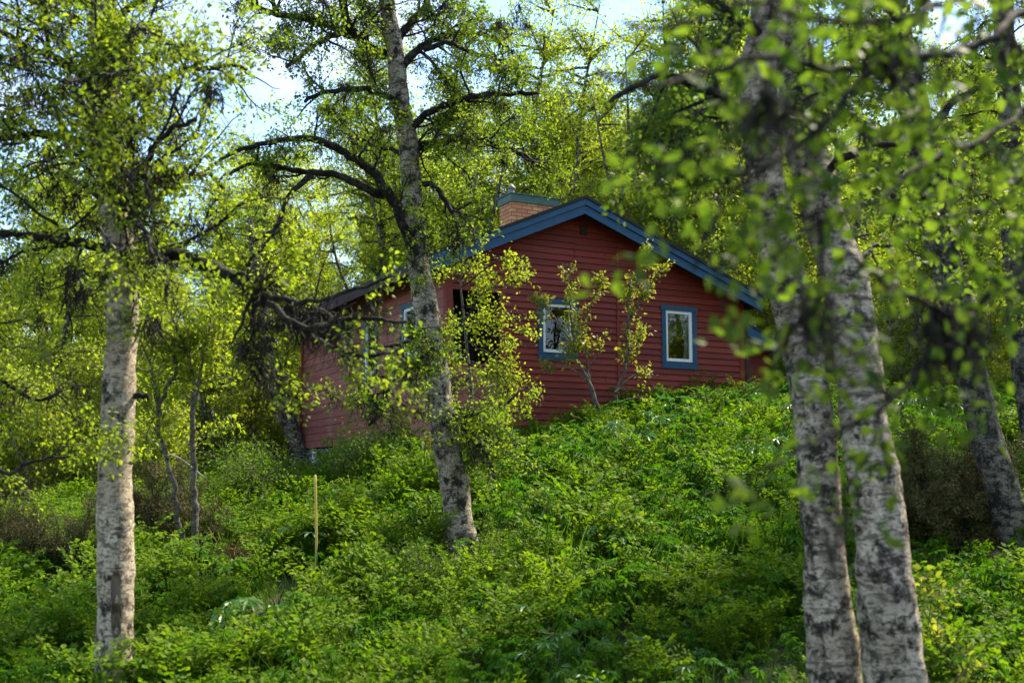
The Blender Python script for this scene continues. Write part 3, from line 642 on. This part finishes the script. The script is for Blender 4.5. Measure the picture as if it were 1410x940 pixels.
# two dark birches farther right -------------------------------------
Y = 10.0
pts = root(pix([(1418,775),(1385,690),(1358,600),(1335,500),(1318,420),(1300,350),(1283,270),(1268,190),(1250,110),(1236,30)], Y)); pts = ext(pts, 2.5)
t = Tree('birch_tree', [pts[0][0], pts[0][1], gz(pts[0][0], pts[0][1])], 55, 'dark_bark', 'birch_leaf', .045, LEAF6)
tp, _ = t.trunk(pts, [rpx(w, Y) for w in (50, 46, 42, 41, 42, 41, 40, 38, 35, 31, 27, 8)], 22, .04)
P = tp[tp[:, 2] > 3.6]; t.sprout(P, np.full(len(P), .04), tw(n_0=7, len_0=1.5, n_1=5, up_0=.1))
for p, w0, w1_ in [([(1290,300,10),(1260,260,9.7),(1220,240,9.4)], 14, 5), ([(1268,190,10),(1330,130,10),(1400,110,10)], 14, 5), ([(1255,140,10),(1200,90,10.3),(1150,80,10.6)], 13, 5), ([(1305,390,10),(1330,360,10.4),(1370,350,10.8)], 9, 3)]:
    P, R = t.limb(pix(p), rpx(w0, 10), rpx(w1_, 10)); t.sprout(P, R, tw(n_0=4))
t.finish('dark-barked birch leaning left behind the twin-stemmed birch')
Y = 12.0
pts = root(pix([(1432,640),(1420,560),(1408,470),(1400,390),(1395,300),(1392,200),(1388,100),(1380,0)], Y)); pts = ext(pts, 2.5)
t = Tree('birch_tree', [pts[0][0], pts[0][1], gz(pts[0][0], pts[0][1])], 56, 'dark_bark', 'birch_leaf', .045, LEAF6)
tp, _ = t.trunk(pts, [rpx(w, Y) for w in (38, 36, 34, 33, 31, 30, 28, 25, 23, 8)], 18, .05)
P = tp[tp[:, 2] > 3.8]; t.sprout(P, np.full(len(P), .04), tw(n_0=7, len_0=1.5, n_1=5)); t.finish('upright dark birch trunk cut off by the right edge of the photo')

# birch just outside the frame whose branches hang into the right of the picture
t = Tree('overhanging_birch', [2.3, 2.6, gz(2.3, 2.6)], 66, 'birch_bark', 'near_leaf', .035, LEAF6, leaf_jit=.02)
tb = np.array([2.3, 2.6, gz(2.3, 2.6) - .1]); tp, _ = t.trunk([tb, tb + (.03, .02, 1.2), tb + (0, .05, 2.4), tb + (-.08, .02, 3.8), tb + (0, 0, 5.2)], [.15, .13, .12, .1, .04], 24, .05)
OB = [  # start on the trunk, then through the picture
 ([tb + (0, .04, 2.1), at(1480,330,2.5), at(1400,362,2.45), at(1312,440,2.4), at(1255,505,2.3), at(1200,560,2.2), at(1150,590,2.15), at(1105,612,2.1), at(1055,640,2.05)], .013, .004, 1),
 ([at(1312,440,2.4), at(1260,410,2.35), at(1205,372,2.25), at(1160,345,2.2)], .007, .003, 1),
 ([at(1312,440,2.4), at(1325,500,2.4), at(1330,550,2.4)], .006, .002, 0),
 ([tb + (-.02, .04, 2.9), at(1480,0,2.4), at(1390,22,2.3), at(1300,58,2.2), at(1220,80,2.05), at(1140,95,1.95), at(1050,90,1.9), at(960,110,1.85), at(880,120,1.8), at(820,95,1.8)], .016, .004, 1),
 ([at(1220,80,2.05), at(1180,140,2.0), at(1120,200,1.95), at(1040,235,1.9), at(985,300,1.9), at(955,372,1.9)], .008, .003, 1),
 ([tb + (-.02, .04, 2.6), at(1490,150,2.6), at(1400,170,2.5), at(1300,215,2.3), at(1220,262,2.15), at(1130,300,2.0), at(1060,360,1.95)], .012, .003, 1),
 ([tb + (-.03, .0, 3.1), at(1450,-60,2.3), at(1330,-30,2.1), at(1200,10,1.9), at(1080,-10,1.8), at(960,20,1.75), at(860,30,1.7)], .013, .003, 1),
 ([at(1130,300,2.0), at(1140,370,2.0), at(1120,450,2.0), at(1125,520,2.0)], .005, .002, 1),
 ([tb + (0, .1, 2.4), at(1460,235,2.9), at(1370,270,3.0), at(1290,300,2.9), at(1230,330,2.8)], .011, .003, 1)]
for p, r0, r1, lv in OB:
    P, R = t.limb(p, r0, r1, 8, .04, True, .006)
    if lv: t.sprout(P[len(P)//5:], R[len(P)//5:], [dict(n=14, len=.36, r=.004, droop=.8, wob=.22, step=.04, lichen=.03, ls=.03, fwd=.7, up=.05),
                             dict(n=11, len=.14, r=.002, droop=.8, wob=.25, step=.03, ls=.022, sides=3)])
for q in ((1312,440,2.4), (1308,455,2.4), (1312,470,2.4), (1220,85,2.05)):
    c = at(*q); t.beard(np.array([c - (.02, 0, 0), c + np.array([.03, 0, .01])]), 9, .12)
t.finish('birch outside the picture whose blurred leafy branches hang into the upper right', 'birch branches'); OVER_N = t.nl

# small trees near the cottage ------------------------------------------
t = Tree('willow_sapling', at(838,585,17.1), 71, 'sapling_bark', 'willow_leaf', .062, LEAF6, 'sapling_bark', .035); t.base[2] = gz(t.base[0], t.base[1])
WS = [([(834,596),(828,575),(805,520),(790,480),(786,450),(783,410),(784,372)], 8, 3), ([(790,478),(775,455),(752,425),(745,412)], 4, 2), ([(826,570),(812,530),(806,500),(800,460),(807,430),(818,400),(832,382)], 6, 2.5),
      ([(838,596),(842,565),(847,540),(856,512),(859,490),(862,465),(865,430),(868,385)], 8, 3), ([(862,465),(869,440),(886,410),(905,378),(922,358)], 5, 2), ([(847,540),(870,520),(890,515),(900,517)], 4, 2),
      ([(858,490),(878,470),(890,452)], 3, 1.5), ([(810,525),(785,505),(765,500),(748,508)], 3, 1.5), ([(845,555),(870,550),(890,545)], 3, 1.5), ([(805,515),(830,470),(842,455)], 3, 1.5), ([(868,400),(885,372),(890,345)],3,1.5)]
for p, w0, w1_ in WS:
    P, R = t.limb(pix(p, 17.1 + .15 * math.sin(p[0][0])), rpx(w0 * .75, 17), rpx(w1_ * .7, 17), 7, .06, True, .01); t.tw = t.limbs[-1]
    t.sprout(P, R, [dict(n=9, len=.34, r=.006, t0=.4, fwd=.9, side=.7, up=.3, droop=-.1, wob=.15, step=.06, ls=.016, sides=4), dict(n=6, len=.14, r=.003, wob=.2, step=.05, up=.3, ls=.014, sides=3)])
t.finish('thin young willow with several pale stems against the red gable wall', 'willow')

t = Tree('birch_sapling', at(655,600,13.4), 81, 'sapling_bark', 'fresh_leaf', .042, LEAF6, 'limb_bark', .035); t.base[2] = gz(t.base[0], t.base[1])
tp, _ = t.trunk(root(pix([(652,590),(648,530),(642,470),(637,420),(634,385),(640,345)], 13.4)), [.035, .03, .026, .022, .016, .012, .006], 10, .06)
for p in [[(635,395),(660,376),(690,362),(712,352)], [(637,420),(680,425),(715,440),(742,462)], [(634,390),(612,372),(598,362)], [(642,470),(680,492),(715,522),(735,545)], [(645,500),(690,520),(700,560)], [(640,450),(612,455),(595,470)],
          [(640,440),(672,400),(705,390),(722,380)], [(646,520),(620,540),(605,560)], [(648,540),(680,560),(700,590)], [(638,430),(690,455),(705,480)], [(634,385),(655,350),(672,342)]]:
    P, R = t.limb(pix(p, 13.4 + RNG.uniform(-.4, .4)), .012, .004, 6, .06, True, .015); t.tw = t.limbs[-1]
    t.sprout(P, R, [dict(n=18, len=.34, r=.005, fwd=.6, up=.25, droop=.1, wob=.25, step=.06, ls=.025), dict(n=16, len=.14, r=.0025, wob=.25, step=.05, ls=.014, sides=3)])
t.finish('bushy yellow-green birch sapling between the mossy birch and the cottage porch', 'birch sapling'); SAP_N = t.nl

t = Tree('rowan_sapling', at(266,775,12.2), 91, 'sapling_bark', 'fresh_leaf', .060, LEAF6, 'sapling_bark', .04); t.base[2] = gz(t.base[0], t.base[1])
for p, w in (([(276,778),(268,745),(263,690),(266,650),(262,600),(263,550),(262,520),(250,480),(238,440)], 11), ([(252,755),(247,710),(232,640),(224,600),(222,570),(232,540),(242,510),(235,460)], 9), ([(263,560),(275,500),(290,450),(300,410)], 6), ([(222,575),(205,520),(195,460)], 5)):
    P, R = t.limb(pix(p, 12.2), rpx(w, 12), rpx(w * .4, 12), 9, .05, True, .012); t.tw = t.limbs[-1]
    t.sprout(P, R, [dict(n=8, len=.75, r=.007, t0=.45, fwd=.5, up=.35, droop=.15, wob=.15, step=.07, ls=.03), dict(n=10, len=.28, r=.003, droop=.3, wob=.2, step=.05, ls=.016, sides=3)])
t.finish('slender light green sapling with two crooked stems beside the left juniper', 'sapling')

# junipers ------------------------------------------------------------------
NEED = (np.array([(0,0,0), (.10,.5,.02), (0,1,0), (-.10,.5,.02)]), [(0,1,2,3)])
def juniper(px_, py_, Y, wid, hgt, seed, label, n=26):
    b = at(px_, py_, Y); b[2] = gz(b[0], b[1]); t = Tree('juniper_bush', b, seed, 'dark_bark', 'juniper_needle', .045, NEED, 'limb_bark', .02)
    for k in range(n):
        an = t.rng.uniform(0, 2 * math.pi); q = t.rng.uniform(.1, 1) ** .6
        tip = b + np.array([math.cos(an) * wid * q, math.sin(an) * wid * .7 * q, hgt * t.rng.uniform(.55, 1.05) * (1 - .45 * q * q)]); mid = (b * .5 + tip * .5) + np.array([math.cos(an), math.sin(an), -.3]) * wid * .18
        P, R = t.limb([b + t.rng.normal(0, .06, 3) * (1, 1, 0), mid, tip], .017, .004, 5, .06, False, .02)
        t.sprout(P, R, [dict(n=14, len=.42, r=.005, t0=.25, fwd=.9, up=.15, droop=.1, wob=.2, step=.06, ls=.02), dict(n=20, len=.17, r=.002, wob=.2, step=.05, fwd=.9, ls=.005, sides=3)])
    t.finish(label, 'juniper')
juniper(60, 790, 12.6, 1.0, 1.15, 101, 'brownish juniper left of the lone pale birch trunk')
juniper(215, 770, 12.8, .75, 1.25, 102, 'dark juniper between the lone pale birch and the two-stemmed sapling')
juniper(1320, 760, 10.6, .85, 1.35, 103, 'brown-green juniper right of the twin birch under the leaning dark birch', 28)

# ------------------------------------------------------------------ background woodland
def forest_proto(seed, hgt, spread, nb, low, leafs, dens, stems=1, leaf='far_leaf', name='birch_tree', tmat='far_bark', lsz=.075):
    rg = np.random.default_rng(seed); tr_, cr_, twg = Acc(), Acc(), Acc(); LP, LD = [], []
    for s in range(stems):
        an = rg.uniform(0, 6.28); ln = (.25 if stems > 1 else .06) * hgt
        top = np.array([math.cos(an) * ln, math.sin(an) * ln, hgt * rg.uniform(.85, 1.05)])
        P = smooth_path([np.array([math.cos(an), math.sin(an), 0]) * (.12 if stems > 1 else 0) - Z * .3, top * (.35, .35, .33) + rg.normal(0, .12, 3) * (1, 1, 0), top * (.7, .7, .68) + rg.normal(0, .18, 3) * (1, 1, 0), top], .3)
        R = np.linspace(.012 * hgt + .02, .01, len(P)); tube(tr_, P, R, 10, (.15, 5.), seed)
        L = arclen(P)
        for k in range(nb // stems):
            t_ = rg.uniform(low, 1); p = np.array([np.interp(t_ * L[-1], L, P[:, c]) for c in range(3)]); a_ = rg.uniform(0, 6.28)
            d = norm(np.array([math.cos(a_), math.sin(a_), rg.uniform(.1, .9)])); l = spread * rg.uniform(.5, 1.1) * (1.15 - .75 * abs(t_ - .45) * 1.5)
            Q = walk(p, d, max(l, .3), .2, .2, .25, rg); tube(tr_, Q, np.linspace(.004 * hgt, .004, len(Q)), 4)
            for q in range(int(l * dens)):
                tt = rg.uniform(.15, 1); k_ = min(int(tt * (len(Q) - 1)), len(Q) - 2); pp = Q[k_] + (Q[k_+1] - Q[k_]) * rg.random()
                d2 = norm(norm(Q[-1] - Q[0]) * .6 + rg.normal(0, .7, 3)); l2 = rg.uniform(.25, .7); Q2 = walk(pp, d2, l2, .12, .25, .4, rg); tube(tr_, Q2, np.linspace(.006, .002, len(Q2)), 3)
                n = int(l2 * leafs); ti = rg.uniform(0, 1, n)[:, None]
                LP.append(Q2[0] + (Q2[-1] - Q2[0]) * ti + rg.normal(0, .09, (n, 3))); LD.append(rg.normal(0, 1, (n, 3)) - Z * .4)
    LP = np.concatenate(LP); leaves(cr_, LP, np.concatenate(LD), lsz * rg.uniform(.6, 1.2, len(LP)), LEAF4, rg)
    e = empty(name, (0, 0, 0)); tr_.build('trunk', M[tmat], e, True); cr_.build('crown', M[leaf], e); return e
def copy_thing(src, loc, rz, sc):
    o = src.copy(); COL.objects.link(o); o.location = loc; o.rotation_euler = (0, 0, rz); o.scale = (sc, sc, sc)
    for ch in src.children:
        c = ch.copy(); COL.objects.link(c); c.parent = o
    return o
PROTO = [forest_proto(201, 9, 1.7, 42, .32, 24, 22), forest_proto(202, 8, 1.9, 46, .26, 24, 22, 2), forest_proto(203, 10, 1.6, 48, .34, 24, 22), forest_proto(204, 7, 2.0, 44, .2, 26, 22, 3), forest_proto(205, 9, 2.1, 44, .36, 24, 22)]
BUSH = [forest_proto(211, 2.6, 1.2, 40, .1, 34, 22, 5, 'fresh_leaf', 'leafy_bush', 'sapling_bark', .075), forest_proto(212, 3.2, 1.3, 44, .12, 32, 22, 4, 'fresh_leaf', 'leafy_bush', 'sapling_bark', .075)]
used = set()
def plant(src, x, y, sc, label, cat, group, rz=None):
    rz = RNG.uniform(0, 6.28) if rz is None else rz; loc = (x, y, gz(np.clip(x, -45, 45), np.clip(y, -14, 85)) - .05)
    if id(src) in used: o = copy_thing(src, loc, rz, sc)
    else:
        used.add(id(src)); o = src; o.location = loc; o.rotation_euler = (0, 0, rz); o.scale = (sc, sc, sc)
    tag(o, label, cat, group); return o
def in_house(x, y, m=1.2):
    q = np.array([x, y, 0]) - np.array([A0[0], A0[1], 0]); lx, ly = q @ U, q @ V_; return XL - m < lx < XR + 2 + m and -3.5 < ly < DEPTH + m
def scatter(n, region, mind, seed, srcs, sc, label, cat, group):
    rg = np.random.default_rng(seed); got = []; tries = 0
    while len(got) < n and tries < 6000:
        tries += 1; y = rg.uniform(region[2], region[3]); x0, x1 = region[0], region[1]; px_ = rg.uniform(x0, x1); x = (px_ - 705) / FPX * y
        if in_house(x, y) or any((x - a_)**2 + (y - b_)**2 < mind**2 for a_, b_ in got): continue
        got.append((x, y)); plant(srcs[len(got) % len(srcs)], x, y, rg.uniform(*sc), label, cat, group)
scatter(34, (-80, 470, 25, 52), 2.2, 1, PROTO, (.75, 1.15), 'leafy green birch in the woodland left of the cottage', 'birch tree', 'birches of the woodland left of the cottage')
scatter(44, (500, 1010, 27, 60), 2.0, 2, PROTO, (1.0, 1.4), 'leafy birch rising behind the roof of the cottage', 'birch tree', 'birches rising behind the cottage')
for x_, y_, k_ in ((1.0, 31, 1.35), (2.6, 30, 1.3), (4.2, 29.5, 1.35), (5.6, 29, 1.3), (-.6, 33, 1.2), (7.2, 28.5, 1.3)):
    plant(PROTO[int(x_ * 7) % 5], x_, y_, k_, 'leafy birch rising behind the roof of the cottage', 'birch tree', 'birches rising behind the cottage')
for x_, y_, k_ in ((9, 15.5, 1.), (11.5, 13, 1.1), (13, 16.5, 1.1), (14, 11, 1.), (16, 14.5, 1.2), (17.5, 9.5, 1.2), (19, 13, 1.2), (12.5, 8, 1.), (21, 10, 1.3), (22, 6, 1.3), (17, 5, 1.1), (25, 12, 1.3)):
    plant(PROTO[int(x_ * 3) % 5], x_, y_, k_, 'leafy birch mirrored in the cottage window panes', 'birch tree', 'birches mirrored in the window panes')
scatter(30, (1000, 1500, 22, 52), 2.0, 3, PROTO, (.85, 1.15), 'leafy birch in the woodland right of the cottage', 'birch tree', 'birches of the woodland right of the cottage')
scatter(16, (-60, 385, 19, 36), 1.6, 4, BUSH, (.6, 1.1), 'low yellow-green bush at the foot of the left woodland', 'bush', 'low bushes at the foot of the left woodland')
scatter(12, (1050, 1480, 18, 30), 1.3, 5, BUSH, (.5, .9), 'low yellow-green bush uphill right of the cottage', 'bush', 'low bushes uphill right of the cottage')
SHRUB = forest_proto(221, 1.0, .55, 34, .1, 40, 40, 5, 'fine_leaf', 'leafy_shrub', 'sapling_bark', .045)
for px_, py_, Y, k_, lab in ((575, 812, 9.7, .5, 'low leafy shrub just left of the foot of the mossy birch'), (705, 800, 10.2, .45, 'low leafy shrub just right of the foot of the mossy birch'), (500, 668, 15.5, .75, 'tall-stalked shrub under the long side wall of the cottage'),
                             (680, 625, 15.2, .55, 'low shrub under the cottage porch at the gable corner'), (350, 700, 15., .9, 'low shrub uphill behind the dry brush heap')):
    c = at(px_, py_, Y); plant(SHRUB, c[0], c[1], k_, lab, 'shrub', 'low shrubs on the slope')
# dark leaning trunk at the cottage's far left corner
Y = 24.
pts = root(pix([(416,640),(398,580),(384,530),(374,490),(365,440),(352,380),(345,300)], Y)); t = Tree('birch_tree', [pts[0][0], pts[0][1], gz(pts[0][0], pts[0][1])], 120, 'dark_bark', 'far_leaf', .075, LEAF4)
tp, _ = t.trunk(pts, [rpx(w, Y) for w in (26, 24, 22, 20, 18, 16, 12, 6)], 12, .15); P = tp[tp[:, 2] > 5]; t.sprout(P, np.full(len(P), .05), tw(n_0=5, len_0=1.8, n_1=4, step_0=.15, step_1=.1, ls_2=.03))
t.finish('dark birch leaning away from the far left corner of the cottage')

# ------------------------------------------------------------------ small things on the slope
def stick(name, pts, r, m, label, cat, sides=8):
    P = smooth_path(pts, .08); b = P[0]; a = Acc(); tube(a, P, r, sides); o = a.build(name, M[m], None, True, b); o.location = b; tag(o, label, cat); return o
p0 = at(435, 775, 11.0); p0[2] = min(p0[2], gz(p0[0], p0[1]) - .05)
stick('marker_pole', [p0, at(435.5,740,11.0), at(434,655,11.0)], .0125, 'pole_wood', 'thin yellow wooden pole stuck upright in the green slope', 'pole')
pb = at(588, 616, 15.2); a = Acc(); a.box(-.05, .045, -.02, .02, -.6, .14); o = a.build('wooden_post', M['bare_wood'], None); o.location = pb; tag(o, 'short orange-brown wooden post beside the mossy birch trunk', 'post')
a = Acc(); a.box(-.075, -.051, -.022, .022, -.5, .12); a.build('edge_strip', M['white_paint'], o)
stick('fallen_branch', [at(205,600,15.2), at(228,622,15), at(250,632,14.9), at(285,660,14.7)], .011, 'dead_wood', 'pale dead branch lying slanted behind the two-stemmed sapling', 'branch', 6)
b = at(352, 778, 11.8); b[2] = gz(b[0], b[1]) + .12; a = Acc(); rg = np.random.default_rng(9)
for k in range(330):
    p = b + rg.normal(0, 1, 3) * (.24, .18, .09); Q = walk(p, norm(rg.normal(0, 1, 3) * (1, .8, .45)), rg.uniform(.12, .4), .08, .2, .3, rg); tube(a, Q, .004, 3)
o = a.build('brush_heap', M['dry_stalk'], None, False, b); o.location = b; tag(o, 'heap of dry brown stalks at the foot of the slope', 'brush heap')
for q, (px_, py_, Y, hh, lab) in enumerate([(1291, 900, 6.6, .85, 'yellow-green young shoot right beside the twin birch base'), (1325, 960, 6.2, .55, 'small leafy shoot at the bottom edge right of the twin birch')]):
    b = at(px_, py_, Y); b[2] = gz(b[0], b[1]); t = Tree('young_shoot', b, 130 + q, 'sapling_bark', 'willow_leaf', .05, LEAF6, 'sapling_bark', .02)
    for k in range(4):
        P, R = t.limb([b, b + np.array([RNG.normal(0, .06), RNG.normal(0, .06), hh * .5]), b + np.array([RNG.normal(0, .12), RNG.normal(0, .1), hh * RNG.uniform(.8, 1.05)])], .005, .002, 5, .05, False, .01)
        t.sprout(P, R, [dict(n=10, len=.13, r=.0025, t0=.25, fwd=.8, up=.2, droop=0, step=.04, ls=.02, sides=3)])
    t.finish(lab, 'shoot')

# ------------------------------------------------------------------ ground cover (countless: stuff)
def palm_leaf(acc, c, d, n, size, lobes, rng, droop=.25, wide=.24):
    """one lobed leaf: lobes fan out from the stalk's end"""
    d = norm(d - n * (d @ n)); s = np.cross(n, d); V = [c]; Q = []
    for k in range(lobes):
        a_ = (k - (lobes - 1) / 2) * (4.4 / lobes); r = size * (1 - .12 * abs(k - (lobes-1)/2)) * rng.uniform(.85, 1.1)
        def pt(rr, aa, zz): return c + rr * (math.cos(aa) * d + math.sin(aa) * s) + n * zz
        wv = wide * 5 / lobes; i0 = len(V)
        V += [pt(r*.62, a_ - wv*1.15, .02*size), pt(r*.86, a_ - wv*.55, -droop*size*.45), pt(r*1.0, a_, -droop*size*.8), pt(r*.86, a_ + wv*.55, -droop*size*.45), pt(r*.62, a_ + wv*1.15, .02*size), pt(r*.6, a_, -.05*size)]
        Q += [(0, i0, i0+1, i0+5), (i0+5, i0+1, i0+2, i0+3), (0, i0+5, i0+3, i0+4)]
    acc.add(V, Q)
def herb(seed, n, h, size, lobes, spread, m):
    rg = np.random.default_rng(seed); a = Acc()
    for k in range(n):
        an = rg.uniform(0, 6.28); q = rg.uniform(.1, 1); tip = np.array([math.cos(an) * spread * q, math.sin(an) * spread * q, h * rg.uniform(.45, 1.05) * (1 - .35 * q)])
        P = smooth_path([np.zeros(3), tip * (.35, .35, .6), tip], .12); tube(a, P, .0035, 3)
        palm_leaf(a, tip, np.array([math.cos(an), math.sin(an), -.2]), norm(np.array([math.cos(an) * .35, math.sin(an) * .35, 1]) + rg.normal(0, .28, 3)), size * rg.uniform(.6, 1.15), lobes, rg)
    return proto('herb', a, m)
def feather(seed, n, h, spread, m, pin=.10):
    rg = np.random.default_rng(seed); a = Acc()
    for k in range(n):
        an = rg.uniform(0, 6.28); q = rg.uniform(.3, 1); tip = np.array([math.cos(an) * spread * q, math.sin(an) * spread * q, h * rg.uniform(.6, 1.05)])
        P = smooth_path([np.zeros(3), tip * (.3, .3, .65), tip + (0, 0, -.05)], .04); tube(a, P, .003, 3); T = norm(np.gradient(P, axis=0)); LP, LD, LS = [], [], []
        for i in range(len(P) // 3, len(P)):
            f = 1 - .75 * (i - len(P)/3) / (len(P) * .67); sd_ = norm(np.cross(T[i], Z) + 1e-3)
            for sg in (-1, 1):
                for r_ in (.25, .6, 1.): LP.append(P[i] + sd_ * sg * pin * f * r_); LD.append(sd_ * sg * .7 + T[i] * rg.uniform(-.2, 1) + rg.normal(0, .3, 3)); LS.append(.045 * rg.uniform(.6, 1.1))
        leaves(a, LP, LD, LS, LEAF4, rg, 1.2)
    return proto('feathery_herb', a, m)
def tuft(seed, n, h, m):
    rg = np.random.default_rng(seed); a = Acc()
    for k in range(n):
        an = rg.uniform(0, 6.28); hh = h * rg.uniform(.5, 1.1); P = walk(np.array([rg.normal(0, .05), rg.normal(0, .05), 0]), norm(np.array([math.cos(an) * .25, math.sin(an) * .25, 1])), hh, hh / 5, .08, 2.2 * rg.random(), rg)
        s = np.array([-math.sin(an), math.cos(an), 0]) * .0045; w = np.linspace(1, .12, len(P))[:, None]; V = np.concatenate([P - s * w, P + s * w]); k_ = len(P)
        a.add(V, [(i, i+1, k_+i+1, k_+i) for i in range(k_ - 1)])
    return proto('grass_tuft', a, m)
def proto(name, a, m):
    me = a.mesh(name, False); me.materials.append(M[m]); return bpy.data.objects.new(name, me)     # never linked: only a pattern for the ground cover
def cover(name, src, P, R, S, label, cat):
    me = bpy.data.meshes.new(name); me.from_pydata(P.tolist(), [], [])
    me.attributes.new('turn', 'FLOAT_VECTOR', 'POINT').data.foreach_set('vector', R.astype(np.float32).ravel()); me.attributes.new('size', 'FLOAT', 'POINT').data.foreach_set('value', S.astype(np.float32))
    o = bpy.data.objects.new(name, me); COL.objects.link(o); tag(o, label, cat, kind='stuff')
    ng = bpy.data.node_groups.new(name, 'GeometryNodeTree'); ng.interface.new_socket('Geometry', in_out='INPUT', socket_type='NodeSocketGeometry'); ng.interface.new_socket('Geometry', in_out='OUTPUT', socket_type='NodeSocketGeometry')
    N = ng.nodes; gi, go = N.new('NodeGroupInput'), N.new('NodeGroupOutput'); ip = N.new('GeometryNodeInstanceOnPoints'); ob = N.new('GeometryNodeObjectInfo'); ob.inputs['Object'].default_value = src; ob.inputs['As Instance'].default_value = True
    na = N.new('GeometryNodeInputNamedAttribute'); na.data_type = 'FLOAT_VECTOR'; na.inputs[0].default_value = 'turn'; nb_ = N.new('GeometryNodeInputNamedAttribute'); nb_.data_type = 'FLOAT'; nb_.inputs[0].default_value = 'size'
    K = ng.links.new; K(gi.outputs[0], ip.inputs['Points']); K(ob.outputs['Geometry'], ip.inputs['Instance']); K(na.outputs[0], ip.inputs['Rotation']); K(nb_.outputs[0], ip.inputs['Scale']); K(ip.outputs[0], go.inputs[0])
    md = o.modifiers.new('cover', 'NODES'); md.node_group = ng; return o
def spots(seed, dens, y0, y1, fn=None, tilt=.2, s0=.5, s1=1.4, mrg=1.3):
    """random plants over the slope in front of and beside the cottage"""
    rg = np.random.default_rng(seed); x0, x1 = -13., 15.; n = int(dens * (x1 - x0) * (y1 - y0)); x = rg.uniform(x0, x1, n); y = rg.uniform(y0, y1, n)
    ok = np.abs(x) < .49 * y + mrg
    q = np.stack([x - A0[0], y - A0[1]], -1); lx, ly = q @ U[:2], q @ V_[:2]; ok &= ~((lx > XL - .12) & (lx < XR + 2) & (ly > -.15) & (ly < DEPTH + .2))
    pxl = 705 + FPX * x / y
    if fn is not None:
        w = np.array([mnoise.noise(Vector((a_ * .55 + seed, b_ * .55, seed))) for a_, b_ in zip(x, y)]); ok &= fn(pxl, y, w, rg.random(n))
    bare = (np.abs(x + .5) < .35) & (y > 10.1) & (y < 11) | (np.abs(x + 3.75) < 1.25) & (np.abs(y - 11.75) < 1.0) | ((np.abs(x + 1.95) < .4) & (y > 8.6) & (y < 11.2)) | (np.abs(x - 4.2) < 1.0) & (np.abs(y - 10.0) < .6); ok &= ~(bare & (rg.random(n) < .93))
    x, y = x[ok], y[ok]; z = ground(x, y) - .03; R = np.stack([rg.normal(0, tilt, len(x)), rg.normal(0, tilt, len(x)), rg.uniform(0, 6.28, len(x))], -1)
    lush = np.array([mnoise.noise(Vector((a_ * .75, b_ * .75, 3.3))) for a_, b_ in zip(x, y)]); q = np.stack([x - A0[0], y - A0[1]], -1); lx, ly = q @ U[:2], q @ V_[:2]; s1_ = np.where((lx < XL) & (lx > XL - 2.2) & (ly > 1), .5, 1.); return np.stack([x, y, z], -1), R, s1_ * rg.uniform(s0, s1, len(x)) * np.clip(1 + .6 * lush, .65, 1.25) * np.where(y < 9.6, .78, 1.)
H1, H2 = herb(301, 13, .42, .085, 5, .24, 'herb_leaf'), herb(302, 11, .50, .075, 7, .22, 'herb_leaf')
H3 = herb(303, 7, .55, .17, 7, .38, 'broad_leaf'); F1, F2 = feather(304, 9, .5, .32, 'fine_leaf'), feather(305, 8, .62, .28, 'fine_leaf', .12); G1 = tuft(306, 34, .42, 'grass_blade')
far = lambda y: np.where(y < 10.2, 2.0, 1.) * np.where(y < 13, 1., np.where(y < 20, .65, .35))
cover('undergrowth', H1, *spots(1, 18, 4.5, 28, lambda p, y, w, r: r < far(y) * np.where((w > -.25), 1, .8)), 'low five-lobed green herbs covering the slope', 'undergrowth')
cover('undergrowth', H2, *spots(2, 13, 4.5, 28, lambda p, y, w, r: r < far(y) * np.where((w > -.1), 1, .35)), 'taller seven-lobed green herbs covering the slope', 'undergrowth')
cover('undergrowth', H3, *spots(3, 1.6, 5, 26, lambda p, y, w, r: (r < .9) & (w > .02), .2), 'large pale broad-leaved plants scattered over the slope', 'undergrowth')
cover('undergrowth', F1, *spots(4, 9, 4.5, 30, lambda p, y, w, r: r < far(y) * np.where(p < 640, 1., np.where(w > .12, .8, .25))), 'feathery yellow-green herbs on the slope', 'undergrowth')
cover('undergrowth', F2, *spots(5, 5, 6, 30, lambda p, y, w, r: r < far(y) * np.where(p < 640, 1., np.where(w > .2, .8, .2))), 'tall feathery herbs on the slope', 'undergrowth')
cover('grass', G1, *spots(6, 14, 4.5, 30, lambda p, y, w, r: r < far(y) * np.where((w < 0) | (p < 500) | ((p > 1180) & (y > 12)), 1., .35)), 'tufts of long green grass between the herbs', 'grass')
print('leaves', LEFT_N, MID_N, TWIN_N, OVER_N, SAP_N)
